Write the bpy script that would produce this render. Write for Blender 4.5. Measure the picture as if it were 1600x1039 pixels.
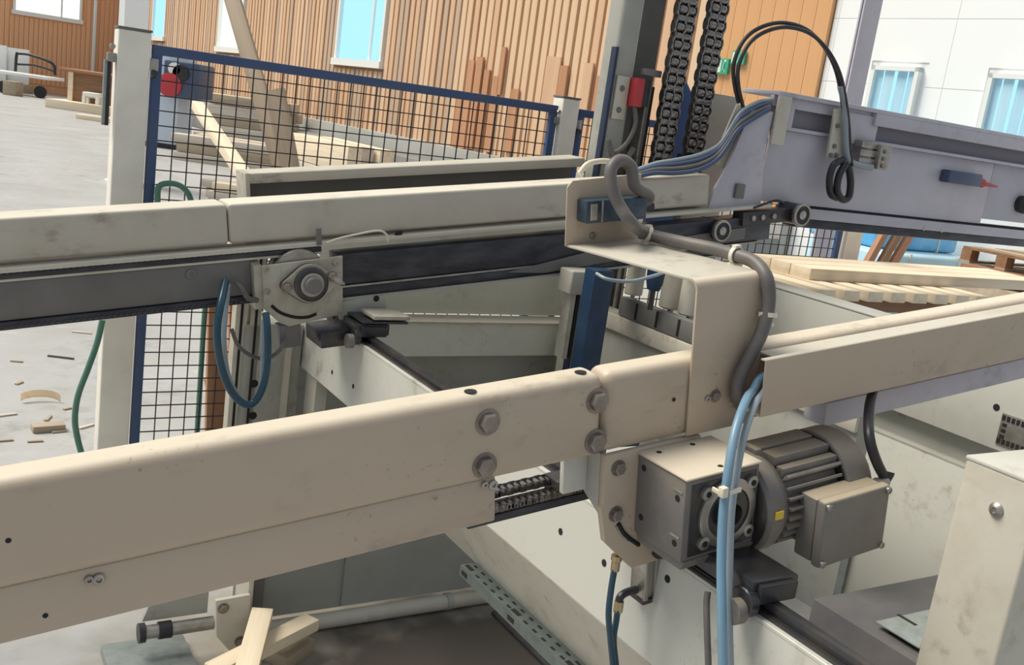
import bpy, bmesh, math, random
from mathutils import Vector, Matrix
random.seed(7)
S = bpy.context.scene
for o in list(bpy.data.objects): bpy.data.objects.remove(o, do_unlink=True)
col = S.collection

# ------------------------------------------------------------------ camera
F, W_, H_ = 1550.0, 1600.0, 1039.0
EYE = 1.6
def nrm(v): return Vector(v).normalized()
_up = -nrm((-200 - 800, 7600 - 520, F))               # camera axes x right, y down, z forward
_fw = Vector((0, 0, 1))
_Y = (_fw - _fw.dot(_up) * _up).normalized()
_X = _Y.cross(_up)
if _X.x < 0: _X = -_X
def c2w(v): v = Vector(v); return Vector((_X.dot(v), _Y.dot(v), _up.dot(v)))
cam_d = bpy.data.cameras.new('camera'); cam = bpy.data.objects.new('camera', cam_d); col.objects.link(cam)
cam_d.sensor_width = 36.0; cam_d.lens = F / W_ * 36.0; cam_d.clip_start = 0.02; cam_d.clip_end = 300
r, d, f = c2w((1, 0, 0)), c2w((0, 1, 0)), c2w((0, 0, 1))
cam.matrix_world = Matrix(((r.x, -d.x, -f.x, 0), (r.y, -d.y, -f.y, 0), (r.z, -d.z, -f.z, EYE), (0, 0, 0, 1)))
S.camera = cam
C0 = Vector((0, 0, EYE))

# ------------------------------------------------------------------ frames of the place
def ray(x, y): return c2w(nrm((x - 800, y - 520, F)))
V = ray(-148, 90); V.z = 0; V.normalize()             # across the machine, level
D = ray(3500, 124); D = (D - D.dot(V) * V).normalized()   # along the tilted beams
N = D.cross(V)
Dh = Vector((D.x, D.y, 0)).normalized()               # along the level frame
Z = Vector((0, 0, 1))
O = C0 + ray(762, 660) * 1.55                         # origin on the front face of the near beam

# ------------------------------------------------------------------ world, sun, exposure
wd = bpy.data.worlds.new('world'); S.world = wd; wd.use_nodes = True
bgn = wd.node_tree.nodes['Background']
bgn.inputs[0].default_value = (0.80, 0.89, 0.98, 1); bgn.inputs[1].default_value = 0.30
sun_d = bpy.data.lights.new('daylight', 'SUN'); sun_d.energy = 2.8; sun_d.angle = math.radians(34); sun_d.color = (1.0, 0.93, 0.80)
sun = bpy.data.objects.new('daylight', sun_d); col.objects.link(sun)
L = (-0.44 * Dh + 0.36 * V + 0.82 * Z).normalized()
sun.rotation_euler = L.to_track_quat('Z', 'Y').to_euler()
S.view_settings.view_transform = 'Standard'; S.view_settings.look = 'None'
S.view_settings.exposure = 0.62; S.view_settings.gamma = 1.0; S.view_settings.use_curve_mapping = False

def fmat(o, x, y, z): return Matrix(((x.x, y.x, z.x, o.x), (x.y, y.y, z.y, o.y), (x.z, y.z, z.z, o.z), (0, 0, 0, 1)))
MF = fmat(O, D, V, N)                                 # machine: a along beam, b across, c up
CF = fmat(Vector((0, 0, 0)), Dh, V, Z)                # frame: u, v, z
def hit(x, y, p, nv):
    q = ray(x, y); return C0 + q * ((p - C0).dot(nv) / q.dot(nv))
def inM(p): p = p - O; return Vector((p.dot(D), p.dot(V), p.dot(N)))
def inC(p): return Vector((p.dot(Dh), p.dot(V), p.z))
def mb(x, y, b): return inM(hit(x, y, O + b * V, V))
def mc(x, y, c): return inM(hit(x, y, O + c * N, N))
def mv(x, y, v): return inC(hit(x, y, v * V, V))
def mu(x, y, u): return inC(hit(x, y, u * Dh, Dh))
def mz(x, y, z): return inC(hit(x, y, Vector((0, 0, z)), Z))
# long wooden wall
_we = ray(-317, 25); _we.z = 0; _we.normalize()
WS = -_we; WO = hit(455, 233, Vector((0, 0, 0)), Z); WT = Vector((-WS.y, WS.x, 0))
WF = fmat(WO, WS, WT, Z)                              # s along wall to the right, t behind it, z up
def inW(p): p = p - WO; return Vector((p.dot(WS), p.dot(WT), p.z))
def mw(x, y, t=0.0): return inW(hit(x, y, WO + t * WT, WT))

# ------------------------------------------------------------------ materials
MATS = {}
def mat(name, colr, rough=0.5, metal=0.0, dirt=None, amt=0.35, scale=6.0, bump=0.0, stretch=(1, 1, 1), detail=6.0, lo=0.42, hi=0.72, spec=0.5):
    if name in MATS: return MATS[name]
    m = bpy.data.materials.new(name); m.use_nodes = True; nt = m.node_tree; N_ = nt.nodes; L_ = nt.links
    p = N_['Principled BSDF']; p.inputs['Roughness'].default_value = rough; p.inputs['Metallic'].default_value = metal
    p.inputs['Specular IOR Level'].default_value = spec
    p.inputs['Base Color'].default_value = (*colr, 1)
    if dirt is not None or bump > 0:
        tc = N_.new('ShaderNodeTexCoord'); mp = N_.new('ShaderNodeMapping'); mp.inputs['Scale'].default_value = stretch
        L_.new(tc.outputs['Object'], mp.inputs['Vector'])
        nz = N_.new('ShaderNodeTexNoise'); nz.inputs['Scale'].default_value = scale; nz.inputs['Detail'].default_value = detail
        nz.inputs['Roughness'].default_value = 0.62
        L_.new(mp.outputs['Vector'], nz.inputs['Vector'])
        if dirt is not None:
            rp = N_.new('ShaderNodeValToRGB'); rp.color_ramp.elements[0].position = lo; rp.color_ramp.elements[1].position = hi
            rp.color_ramp.elements[0].color = (*colr, 1)
            rp.color_ramp.elements[1].color = (*[a * (1 - amt) + b * amt for a, b in zip(colr, dirt)], 1)
            L_.new(nz.outputs['Fac'], rp.inputs['Fac']); L_.new(rp.outputs['Color'], p.inputs['Base Color'])
        if bump > 0:
            bp = N_.new('ShaderNodeBump'); bp.inputs['Strength'].default_value = bump; bp.inputs['Distance'].default_value = 0.004
            L_.new(nz.outputs['Fac'], bp.inputs['Height']); L_.new(bp.outputs['Normal'], p.inputs['Normal'])
    MATS[name] = m; return m
def emit(name, colr, st):
    m = bpy.data.materials.new(name); m.use_nodes = True; nt = m.node_tree
    e = nt.nodes.new('ShaderNodeEmission'); e.inputs[0].default_value = (*colr, 1); e.inputs[1].default_value = st
    nt.links.new(e.outputs[0], nt.nodes['Material Output'].inputs[0]); return m
def glass(name, tint, gl=0.08):
    m = bpy.data.materials.new(name); m.use_nodes = True; nt = m.node_tree
    t = nt.nodes.new('ShaderNodeBsdfTransparent'); t.inputs[0].default_value = (*tint, 1)
    g = nt.nodes.new('ShaderNodeBsdfGlossy'); g.inputs['Roughness'].default_value = 0.05
    mx = nt.nodes.new('ShaderNodeMixShader'); mx.inputs[0].default_value = gl
    nt.links.new(t.outputs[0], mx.inputs[1]); nt.links.new(g.outputs[0], mx.inputs[2]); nt.links.new(mx.outputs[0], nt.nodes['Material Output'].inputs[0])
    return m
BEIGE = mat('beige_paint', (0.485, 0.395, 0.305), 0.42, dirt=(0.30, 0.24, 0.18), amt=0.35, scale=3.2, bump=0.03, lo=0.48, hi=0.8)
CREAM = mat('cream_paint', (0.56, 0.53, 0.455), 0.45, dirt=(0.34, 0.28, 0.20), amt=0.5, scale=5.0, bump=0.03, lo=0.5, hi=0.78)
WHITEP = mat('white_paint', (0.56, 0.56, 0.51), 0.4, dirt=(0.40, 0.35, 0.27), amt=0.45, scale=4.0, bump=0.02, lo=0.52, hi=0.8)
GREYP = mat('grey_paint', (0.40, 0.40, 0.36), 0.42, dirt=(0.2, 0.18, 0.14), amt=0.45, scale=4.0, bump=0.02, lo=0.46, hi=0.8)
GREENGREY = mat('green_grey_paint', (0.76, 0.77, 0.69), 0.5, dirt=(0.28, 0.28, 0.24), amt=0.3, scale=2.0)
LILAC = mat('blue_grey_paint', (0.53, 0.51, 0.58), 0.42, dirt=(0.36, 0.34, 0.40), amt=0.4, scale=3.0, bump=0.02)
REARP = mat('rear_beam_paint', (0.52, 0.48, 0.41), 0.42, dirt=(0.30, 0.28, 0.22), amt=0.4, scale=4.0, bump=0.02, lo=0.48, hi=0.8)
POSTP = mat('fence_post_paint', (0.88, 0.84, 0.75), 0.45, dirt=(0.5, 0.46, 0.4), amt=0.4, scale=4.0)
DGREY = mat('dark_grey_paint', (0.085, 0.085, 0.095), 0.45, dirt=(0.16, 0.14, 0.12), amt=0.5, scale=7.0, bump=0.03)
MGREY = mat('mid_grey_paint', (0.17, 0.165, 0.16), 0.45, dirt=(0.10, 0.09, 0.08), amt=0.5, scale=5.0, bump=0.03)
STEEL = mat('bare_steel', (0.42, 0.40, 0.37), 0.38, 0.75, dirt=(0.15, 0.12, 0.09), amt=0.6, scale=18, bump=0.05)
BOLTS = mat('browned_bolt_steel', (0.30, 0.26, 0.235), 0.42, 0.6, dirt=(0.14, 0.11, 0.09), amt=0.6, scale=40, bump=0.05)
INK = mat('ink_blue_strip', (0.02, 0.028, 0.06), 0.4)
GALV = mat('galvanised_steel', (0.34, 0.38, 0.37), 0.42, 0.5, dirt=(0.20, 0.22, 0.22), amt=0.6, scale=30)
TRAYM = mat('tray_galvanised', (0.17, 0.20, 0.20), 0.42, 0.4, dirt=(0.10, 0.12, 0.12), amt=0.6, scale=30)
PANELD = mat('dusty_dark_panel', (0.34, 0.345, 0.31), 0.5, dirt=(0.24, 0.22, 0.18), amt=0.5, scale=3.0)
CURB = mat('dark_concrete_curb', (0.24, 0.24, 0.235), 0.8, dirt=(0.15, 0.145, 0.14), amt=0.6, scale=1.5)
GROOVE = mat('groove_shade', (0.20, 0.19, 0.23), 0.5)  # darker carriage colour, the recess shade is put into it
DSTEEL = mat('dark_oily_steel', (0.055, 0.057, 0.065), 0.32, 0.5, dirt=(0.14, 0.11, 0.08), amt=0.5, scale=16, bump=0.1)
CHAINM = mat('oiled_chain_steel', (0.30, 0.28, 0.27), 0.2, 0.9, dirt=(0.06, 0.06, 0.07), amt=0.7, scale=60)
PLATE = mat('dusty_plate', (0.47, 0.45, 0.38), 0.5, 0.1, dirt=(0.26, 0.22, 0.15), amt=0.7, scale=14, bump=0.06)
BELT = mat('black_belt', (0.022, 0.023, 0.032), 0.34, dirt=(0.09, 0.09, 0.11), amt=0.6, scale=9, bump=0.05, stretch=(1, 1, 3))
RUBBER = mat('black_rubber', (0.018, 0.018, 0.024), 0.42, dirt=(0.06, 0.055, 0.05), amt=0.5, scale=20)
CONDUIT = mat('grey_conduit', (0.115, 0.105, 0.105), 0.5, dirt=(0.22, 0.20, 0.17), amt=0.5, scale=14, bump=0.1)
BLUEP = mat('blue_paint', (0.045, 0.082, 0.19), 0.42, dirt=(0.09, 0.12, 0.2), amt=0.5, scale=6)
NAVY = mat('blue_post_paint', (0.007, 0.028, 0.07), 0.4, dirt=(0.03, 0.08, 0.16), amt=0.5, scale=6)
WIRE = mat('dark_wire', (0.03, 0.03, 0.035), 0.5, 0.3)
HOSEB = mat('light_blue_hose', (0.15, 0.28, 0.40), 0.35, dirt=(0.32, 0.40, 0.45), amt=0.4, scale=8)
HOSEL = mat('pale_grey_blue_hose', (0.28, 0.33, 0.38), 0.35, dirt=(0.30, 0.35, 0.38), amt=0.4, scale=8)
HOSET = mat('teal_hose', (0.012, 0.055, 0.095), 0.3, dirt=(0.03, 0.09, 0.13), amt=0.5, scale=10)
HOSEG = mat('green_hose', (0.085, 0.22, 0.16), 0.4, dirt=(0.14, 0.27, 0.22), amt=0.4, scale=10)
PLASTW = mat('white_plastic', (0.72, 0.66, 0.54), 0.4)
REDP = mat('red_plastic', (0.50, 0.045, 0.055), 0.4)
YELL = mat('yellow_label', (0.75, 0.52, 0.06), 0.5)
BLACK = mat('black_hole', (0.012, 0.011, 0.011), 0.8)
SENSB = mat('sensor_blue', (0.018, 0.036, 0.06), 0.35, dirt=(0.10, 0.16, 0.2), amt=0.5, scale=20)
BRASS = mat('brass', (0.42, 0.33, 0.20), 0.35, 0.8)
MOTG = mat('motor_grey', (0.15, 0.14, 0.137), 0.48, dirt=(0.36, 0.31, 0.23), amt=0.45, scale=6, bump=0.03)
TBOX = mat('terminal_box_grey', (0.165, 0.16, 0.16), 0.5, dirt=(0.34, 0.29, 0.22), amt=0.4, scale=5, bump=0.03)
def dust_toplight(m, colr=(0.56, 0.46, 0.33), lo=0.55, hi=0.95, amt=0.85):
    nt = m.node_tree; p = nt.nodes['Principled BSDF']; bc = p.inputs['Base Color']
    g_ = nt.nodes.new('ShaderNodeNewGeometry'); sx = nt.nodes.new('ShaderNodeSeparateXYZ'); nt.links.new(g_.outputs['Normal'], sx.inputs[0])
    mr_ = nt.nodes.new('ShaderNodeMapRange'); mr_.inputs[1].default_value = lo; mr_.inputs[2].default_value = hi; mr_.inputs[4].default_value = amt; nt.links.new(sx.outputs['Z'], mr_.inputs[0])
    mx = nt.nodes.new('ShaderNodeMix'); mx.data_type = 'RGBA'; nt.links.new(mr_.outputs[0], mx.inputs['Factor'])
    if bc.is_linked: nt.links.new(bc.links[0].from_socket, mx.inputs['A'])
    else: mx.inputs['A'].default_value = bc.default_value
    mx.inputs['B'].default_value = (*colr, 1); nt.links.new(mx.outputs['Result'], bc)
def grime(m, colr=(.20, .155, .11), amt=.5, big=1.3, fine=11.0, lo=.50, hi=.70, seed=0.0, st=(1, 1, 1)):
    nt = m.node_tree; p = nt.nodes['Principled BSDF']; bc = p.inputs['Base Color']; Nn = nt.nodes; Lk = nt.links
    tc = Nn.new('ShaderNodeTexCoord'); mp = Nn.new('ShaderNodeMapping'); mp.inputs['Location'].default_value = (seed, seed * .7, seed * .3); mp.inputs['Scale'].default_value = st
    Lk.new(tc.outputs['Object'], mp.inputs[0])
    out = []
    for sc, a, b in [(big, .46, .66), (fine, lo, hi)]:
        nz = Nn.new('ShaderNodeTexNoise'); nz.inputs['Scale'].default_value = sc; nz.inputs['Detail'].default_value = 9; nz.inputs['Roughness'].default_value = .65; Lk.new(mp.outputs[0], nz.inputs['Vector'])
        r_ = Nn.new('ShaderNodeMapRange'); r_.interpolation_type = 'SMOOTHSTEP'; r_.inputs[1].default_value = a; r_.inputs[2].default_value = b; Lk.new(nz.outputs['Fac'], r_.inputs[0]); out.append(r_)
    ml = Nn.new('ShaderNodeMath'); ml.operation = 'MULTIPLY'; Lk.new(out[0].outputs[0], ml.inputs[0]); Lk.new(out[1].outputs[0], ml.inputs[1])
    m2 = Nn.new('ShaderNodeMath'); m2.operation = 'MULTIPLY'; m2.inputs[1].default_value = amt; Lk.new(ml.outputs[0], m2.inputs[0])
    mx = Nn.new('ShaderNodeMix'); mx.data_type = 'RGBA'; Lk.new(m2.outputs[0], mx.inputs['Factor'])
    if bc.is_linked: Lk.new(bc.links[0].from_socket, mx.inputs['A'])
    else: mx.inputs['A'].default_value = bc.default_value
    mx.inputs['B'].default_value = (*colr, 1); Lk.new(mx.outputs['Result'], bc)
dust_toplight(TBOX); dust_toplight(MOTG, amt=.45); dust_toplight(BEIGE, (.71, .64, .52), .6, .97, .8); dust_toplight(REARP, (.76, .71, .6), .6, .97, .8)  # pale sawdust on tops; in the beam paints it also brightens lit tops
grime(BEIGE, amt=.6, big=3.0, fine=26, st=(.6, 1, 1)); grime(BEIGE, (.16, .12, .085), .8, 4.0, 90, .6, .72, 3.1); grime(REARP, amt=.6, big=3, fine=24, seed=1.7, st=(.5, 1, 1)); grime(WHITEP, (.24, .19, .14), .7, 2.2, 14, seed=4.2); grime(WHITEP, (.15, .11, .08), .8, 4.0, 80, .6, .72, 5.1)
grime(CREAM, (.26, .21, .15), .6, 3.0, 20, seed=2.2); grime(LILAC, (.24, .23, .27), .5, 2.5, 14, seed=6.0); grime(PLATE, (.16, .13, .09), .7, 9, 50, seed=.6); grime(GREYP, (.15, .13, .10), .6, 4, 24, seed=8.0); grime(GREENGREY, (.24, .23, .19), .4, 3, 18, seed=9.0)
def wood(name, a, b, axis='x', sc=26):
    st = {'x': (0.06, 1, 1), 'y': (1, 0.06, 1), 'z': (1, 1, 0.06)}[axis]
    return mat(name, a, 0.65, dirt=b, amt=1.0, scale=sc, bump=0.12, stretch=st, lo=0.35, hi=0.7)
WPALE_X = wood('pale_planed_wood_x', (0.86, 0.75, 0.58), (0.72, 0.59, 0.42), 'x')
WPALE_Y = wood('pale_planed_wood_y', (0.80, 0.68, 0.48), (0.64, 0.50, 0.32), 'y')
WBROWN = wood('brown_wood', (0.30, 0.17, 0.09), (0.20, 0.10, 0.05), 'x', 14)
WRED = wood('red_brown_wood', (0.42, 0.22, 0.12), (0.30, 0.13, 0.07), 'x', 12)
WGREY = wood('weathered_wood', (0.46, 0.38, 0.28), (0.32, 0.26, 0.19), 'x', 12)
WBEAM = wood('old_beam_wood', (0.36, 0.28, 0.20), (0.24, 0.18, 0.125), 'x', 10)
BAT1 = wood('batten_wood', (0.74, 0.51, 0.34), (0.60, 0.37, 0.22), 'z', 3)
BAT2 = wood('batten_wood_light', (0.80, 0.60, 0.42), (0.67, 0.44, 0.27), 'z', 3)
BAT3 = wood('batten_wood_grey', (0.60, 0.47, 0.36), (0.48, 0.33, 0.22), 'z', 3)
BAT4 = wood('batten_wood_red', (0.58, 0.31, 0.18), (0.46, 0.22, 0.11), 'z', 3)
BACKB = wood('wall_board_wood', (0.50, 0.28, 0.15), (0.36, 0.18, 0.09), 'z', 3)
ORANGE = wood('orange_wall_board', (0.88, 0.50, 0.28), (0.72, 0.36, 0.18), 'z', 2.2)
PLY = wood('orange_plywood', (0.74, 0.42, 0.20), (0.62, 0.32, 0.14), 'z', 2.5)
CONC = mat('concrete_floor', (0.435, 0.445, 0.45), 0.6, dirt=(0.31, 0.295, 0.28), amt=0.75, scale=0.9, bump=0.10, detail=10, lo=0.35, hi=0.75)
def stain_shade(m, cx, cy, rx, ry, colr, amt, soft=.5):
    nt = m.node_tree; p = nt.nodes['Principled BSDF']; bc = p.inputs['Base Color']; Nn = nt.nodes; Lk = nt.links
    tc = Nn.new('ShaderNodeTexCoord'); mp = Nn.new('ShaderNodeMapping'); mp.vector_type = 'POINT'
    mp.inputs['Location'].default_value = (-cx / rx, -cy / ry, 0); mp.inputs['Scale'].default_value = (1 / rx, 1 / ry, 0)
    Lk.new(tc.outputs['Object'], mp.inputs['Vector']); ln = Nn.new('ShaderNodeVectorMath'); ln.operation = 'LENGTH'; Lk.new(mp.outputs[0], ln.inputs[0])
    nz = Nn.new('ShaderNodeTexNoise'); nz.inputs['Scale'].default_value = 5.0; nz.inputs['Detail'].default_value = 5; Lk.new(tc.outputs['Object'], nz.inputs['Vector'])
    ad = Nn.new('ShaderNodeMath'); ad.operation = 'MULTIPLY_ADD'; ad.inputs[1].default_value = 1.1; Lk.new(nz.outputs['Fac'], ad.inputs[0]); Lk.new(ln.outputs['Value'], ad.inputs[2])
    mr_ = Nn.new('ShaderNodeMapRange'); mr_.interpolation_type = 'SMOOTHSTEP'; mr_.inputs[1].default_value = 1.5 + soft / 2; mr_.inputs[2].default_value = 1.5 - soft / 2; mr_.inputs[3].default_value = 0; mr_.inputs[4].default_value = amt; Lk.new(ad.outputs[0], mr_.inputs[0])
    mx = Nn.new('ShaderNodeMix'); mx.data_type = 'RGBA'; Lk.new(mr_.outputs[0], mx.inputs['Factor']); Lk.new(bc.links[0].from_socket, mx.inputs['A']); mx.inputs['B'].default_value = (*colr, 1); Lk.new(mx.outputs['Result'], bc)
grime(CONC, (.20, .185, .165), .55, .8, 7, .45, .7, 2.0); grime(CONC, (.62, .61, .59), .6, 1.1, 12, .5, .7, 7.0)
stain_shade(CONC, 1.15, 2.25, .75, .75, (.26, .22, .165), .75, .8); stain_shade(CONC, 1.42, 2.16, .46, .52, (.055, .046, .04), .95, .5)  # dusty brown patch, then oil spot with the machine's underside shade painted in
PLINTH = mat('concrete_plinth', (0.42, 0.42, 0.40), 0.8, dirt=(0.3, 0.29, 0.27), amt=0.7, scale=0.7)
WALLW = mat('white_wall_panel', (0.93, 0.95, 0.95), 0.6, dirt=(0.85, 0.87, 0.87), amt=0.4, scale=0.5)
FRAMEW = mat('white_window_frame', (0.85, 0.87, 0.84), 0.5)
GLASSB = emit('daylit_window_pane', (0.42, 0.80, 1.0), 0.78)
GLASSW = emit('bright_window_pane', (0.92, 1.0, 1.0), 0.95)
CURT = mat('strip_blind', (0.50, 0.76, 0.90), 0.6, dirt=(0.34, 0.60, 0.78), amt=0.8, scale=2.0, stretch=(3, 3, 0.2))
CABB = mat('pale_blue_cabinet', (0.60, 0.70, 0.82), 0.4)
DBLUE = mat('dark_blue_housing', (0.06, 0.09, 0.17), 0.4)
FOIL = mat('blue_wrap_foil', (0.12, 0.45, 0.78), 0.3, dirt=(0.35, 0.66, 0.88), amt=0.6, scale=4, bump=0.2)
FOILP = mat('pale_blue_wrap', (0.52, 0.76, 0.88), 0.4, dirt=(0.40, 0.66, 0.85), amt=0.6, scale=4, bump=0.2)
SIGNG = mat('sign_green', (0.05, 0.42, 0.26), 0.4)
SIGNW = mat('sign_white', (0.75, 0.85, 0.75), 0.5)
MAT_DARK = mat('dark_mat', (0.035, 0.036, 0.042), 0.75, dirt=(0.12, 0.10, 0.08), amt=0.5, scale=8)

# ------------------------------------------------------------------ mesh builder
class G:
    def __init__(s): s.b = bmesh.new()
    def _add(s, bm, M=None):
        me = bpy.data.meshes.new('tmp')
        if M is not None: bm.transform(M)
        bm.to_mesh(me); bm.free(); s.b.from_mesh(me); bpy.data.meshes.remove(me); return s
    def box(s, x0, x1, y0, y1, z0, z1, bev=0, seg=2, M=None):
        bm = bmesh.new(); bmesh.ops.create_cube(bm, size=1)
        for v in bm.verts: v.co = Vector(((x0 + x1) / 2 + v.co.x * (x1 - x0), (y0 + y1) / 2 + v.co.y * (y1 - y0), (z0 + z1) / 2 + v.co.z * (z1 - z0)))
        if bev > 0: bmesh.ops.bevel(bm, geom=bm.edges[:], offset=bev, segments=seg, profile=0.5, affect='EDGES')
        bmesh.ops.recalc_face_normals(bm, faces=bm.faces[:])
        return s._add(bm, M)
    def bar(s, p, q, w, h, upv=(0, 0, 1), bev=0, off=(0, 0)):
        p, q = Vector(p), Vector(q); x = (q - p); ln = x.length; x.normalize(); upv = Vector(upv)
        y = upv.cross(x).normalized(); z = x.cross(y)
        M = Matrix(((x.x, y.x, z.x, p.x), (x.y, y.y, z.y, p.y), (x.z, y.z, z.z, p.z), (0, 0, 0, 1)))
        return s.box(0, ln, -w / 2 + off[0], w / 2 + off[0], -h / 2 + off[1], h / 2 + off[1], bev, M=M)
    def prism(s, pts, ax, lo, hi, bev=0):
        bm = bmesh.new(); i = 'xyz'.index(ax); j, k = [(1, 2), (0, 2), (0, 1)][i]
        def mk(p, e): c = [0, 0, 0]; c[i] = e; c[j] = p[0]; c[k] = p[1]; return bm.verts.new(c)
        A = [mk(p, lo) for p in pts]; B = [mk(p, hi) for p in pts]; n = len(pts)
        bm.faces.new(A); bm.faces.new(B[::-1])
        for t in range(n): bm.faces.new((A[t], B[t], B[(t + 1) % n], A[(t + 1) % n]))
        bmesh.ops.recalc_face_normals(bm, faces=bm.faces[:])
        if bev > 0: bmesh.ops.bevel(bm, geom=bm.edges[:], offset=bev, segments=2, profile=0.5, affect='EDGES')
        return s._add(bm)
    def cyl(s, p, q, r0, r1=None, seg=24):
        p, q = Vector(p), Vector(q); r1 = r0 if r1 is None else r1
        return s.rev([(0, r0), ((q - p).length, r1)], p, q - p, seg)
    def rev(s, prof, p, ax, seg=28, cap=True):
        p = Vector(p); x = Vector(ax).normalized(); t = Vector((0, 0, 1)) if abs(x.z) < .9 else Vector((1, 0, 0))
        y = t.cross(x).normalized(); z = x.cross(y); bm = bmesh.new(); R = []
        for (h, r) in prof:
            R.append([bm.verts.new(p + x * h + (y * math.cos(2 * math.pi * i / seg) + z * math.sin(2 * math.pi * i / seg)) * max(r, 1e-5)) for i in range(seg)])
        for a, b in zip(R[:-1], R[1:]):
            for i in range(seg): bm.faces.new((a[i], a[(i + 1) % seg], b[(i + 1) % seg], b[i]))
        if cap: bm.faces.new(R[0][::-1]); bm.faces.new(R[-1])
        bmesh.ops.recalc_face_normals(bm, faces=bm.faces[:])
        return s._add(bm)
    def tube(s, pts, r, seg=10, sub=6):
        P = [Vector(p) for p in pts]; Q = []
        if len(P) > 2 and sub > 1:
            E_ = [P[0] * 2 - P[1]] + P + [P[-1] * 2 - P[-2]]
            for i in range(1, len(E_) - 2):
                a, b, c, d_ = E_[i - 1:i + 3]
                for k in range(sub):
                    t = k / sub
                    Q.append(0.5 * ((2 * b) + (c - a) * t + (2 * a - 5 * b + 4 * c - d_) * t * t + (3 * b - a - 3 * c + d_) * t ** 3))
            Q.append(P[-1])
        else: Q = P
        bm = bmesh.new(); R = []; nv = None
        for i, q in enumerate(Q):
            tn = (Q[min(i + 1, len(Q) - 1)] - Q[max(i - 1, 0)]).normalized()
            if nv is None: nv = tn.orthogonal().normalized()
            nv = (nv - nv.dot(tn) * tn).normalized(); bn = tn.cross(nv)
            R.append([bm.verts.new(q + (nv * math.cos(2 * math.pi * k / seg) + bn * math.sin(2 * math.pi * k / seg)) * r) for k in range(seg)])
        for a, b in zip(R[:-1], R[1:]):
            for i in range(seg): bm.faces.new((a[i], a[(i + 1) % seg], b[(i + 1) % seg], b[i]))
        bm.faces.new(R[0][::-1]); bm.faces.new(R[-1])
        bmesh.ops.recalc_face_normals(bm, faces=bm.faces[:])
        return s._add(bm)
    def hexa(s, p, ax, r, h):
        s.rev([(0, r), (h * .85, r), (h, r * .88)], p, ax, 6); return s

def mesh_of(g, name, base=(0, 0, 0)):
    me = bpy.data.meshes.new(name); bmesh.ops.translate(g.b, verts=g.b.verts[:], vec=-Vector(base)); g.b.to_mesh(me); g.b.free()
    for p in me.polygons: p.use_smooth = True
    me.set_sharp_from_angle(angle=math.radians(32)); return me
def props(o, label, cat, group=None, kind=None):
    if label: o['label'] = label
    if cat: o['category'] = cat
    if group: o['group'] = group
    if kind: o['kind'] = kind
def thing(name, label, cat, frame=MF, base=(0, 0, 0), group=None):
    o = bpy.data.objects.new(name, None); col.objects.link(o); o.empty_display_size = 0.05
    o.matrix_world = frame @ Matrix.Translation(Vector(base)); o['_b'] = list(base); props(o, label, cat, group); return o
def part(name, g, m, par, label=None):
    base = list(par['_b']); o = bpy.data.objects.new(name, mesh_of(g, name, base)); col.objects.link(o); o.data.materials.append(m)
    o.parent = par; o['_b'] = base
    if label: o['label'] = label
    return o
def single(name, g, m, label, cat, frame=MF, base=(0, 0, 0), group=None, kind=None):
    o = bpy.data.objects.new(name, mesh_of(g, name, base)); col.objects.link(o); o.data.materials.append(m)
    o.matrix_world = frame @ Matrix.Translation(Vector(base)); o['_b'] = list(base); props(o, label, cat, group, kind); return o
def struct(name, g, m, frame=CF, base=(0, 0, 0), label=None): return single(name, g, m, label, None, frame, base, None, 'structure')
def bolt(par, p, ax, r, h, m=BOLTS, washer=True, name='bolt'):
    p = Vector(p); ax = Vector(ax).normalized()
    g = G(); g.hexa(p, ax, r, h); o = part(name, g, m, par)
    if washer: part('washer', G().rev([(0, r * 1.32), (0.0022, r * 1.32)], p, ax, 24), m, o)
    return o
def socket(par, p, ax, r, h, m=STEEL):
    p = Vector(p); ax = Vector(ax).normalized()
    o = part('screw', G().rev([(0, r), (h * .8, r), (h, r * .85), (h, r * .5), (h * .5, r * .45), (h * .5, 0)], p, ax, 18), m, par); return o

# ================================================================== THE SETTING
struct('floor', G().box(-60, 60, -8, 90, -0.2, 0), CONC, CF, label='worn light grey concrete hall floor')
s_l = mw(186, 120).x; s_r = mw(1287, 100).x
win1 = (mw(530, 60).x, mw(604, 60).x, mw(562, 101).z); win0 = (mw(345, 40).x, mw(383, 40).x, mw(362, 80).z)
g = G(); ZT = 8.0
win2 = (mw(241, 30).x, mw(262, 30).x, mw(252, 62).z)
xs_ = s_l
for wn in (win2, win0, win1):
    g.box(xs_, wn[0], 0.02, 0.25, 0, ZT); g.box(wn[0], wn[1], 0.02, 0.25, 0, wn[2]); xs_ = wn[1]
g.box(xs_, s_r, 0.02, 0.25, 0, ZT)
wb = struct('wall_back', g, BACKB, WF, (s_l, 0, 0), label='long hall wall clad with upright wooden battens')
meshes = {}
NB = 150; sp = (s_r - s_l) / NB; PZ = 0.86
for i in range(NB):
    s = s_l + sp * i; x = s + sp * .3
    top = ZT
    if win1[0] - sp * .6 < x < win1[1] + sp * .3: top = win1[2] - .12
    if win2[0] - sp * .6 < x < win2[1] + sp * .3: top = win2[2] - .12
    if win0[0] - sp * .6 < x < win0[1] + sp * .3: top = win0[2] - .12
    q = random.random()
    m = BAT1 if q < .4 else BAT2 if q < .75 else BAT3
    if s > mw(700, 200).x: m = BAT2 if q < .6 else BAT1
    if s > mw(1090, 100).x: m = PLY
    k = (top, m.name)
    if k not in meshes:
        me = mesh_of(G().box(0, sp * (.70 if m is not PLY else .97), -0.05, 0.02, 0, top - PZ), 'batten'); me.materials.append(m); meshes[k] = me
    o = bpy.data.objects.new('batten', meshes[k]); col.objects.link(o); o.parent = wb
    o.location = (s - s_l, random.uniform(-.01, .01) if m is not PLY else 0, PZ)
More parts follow.
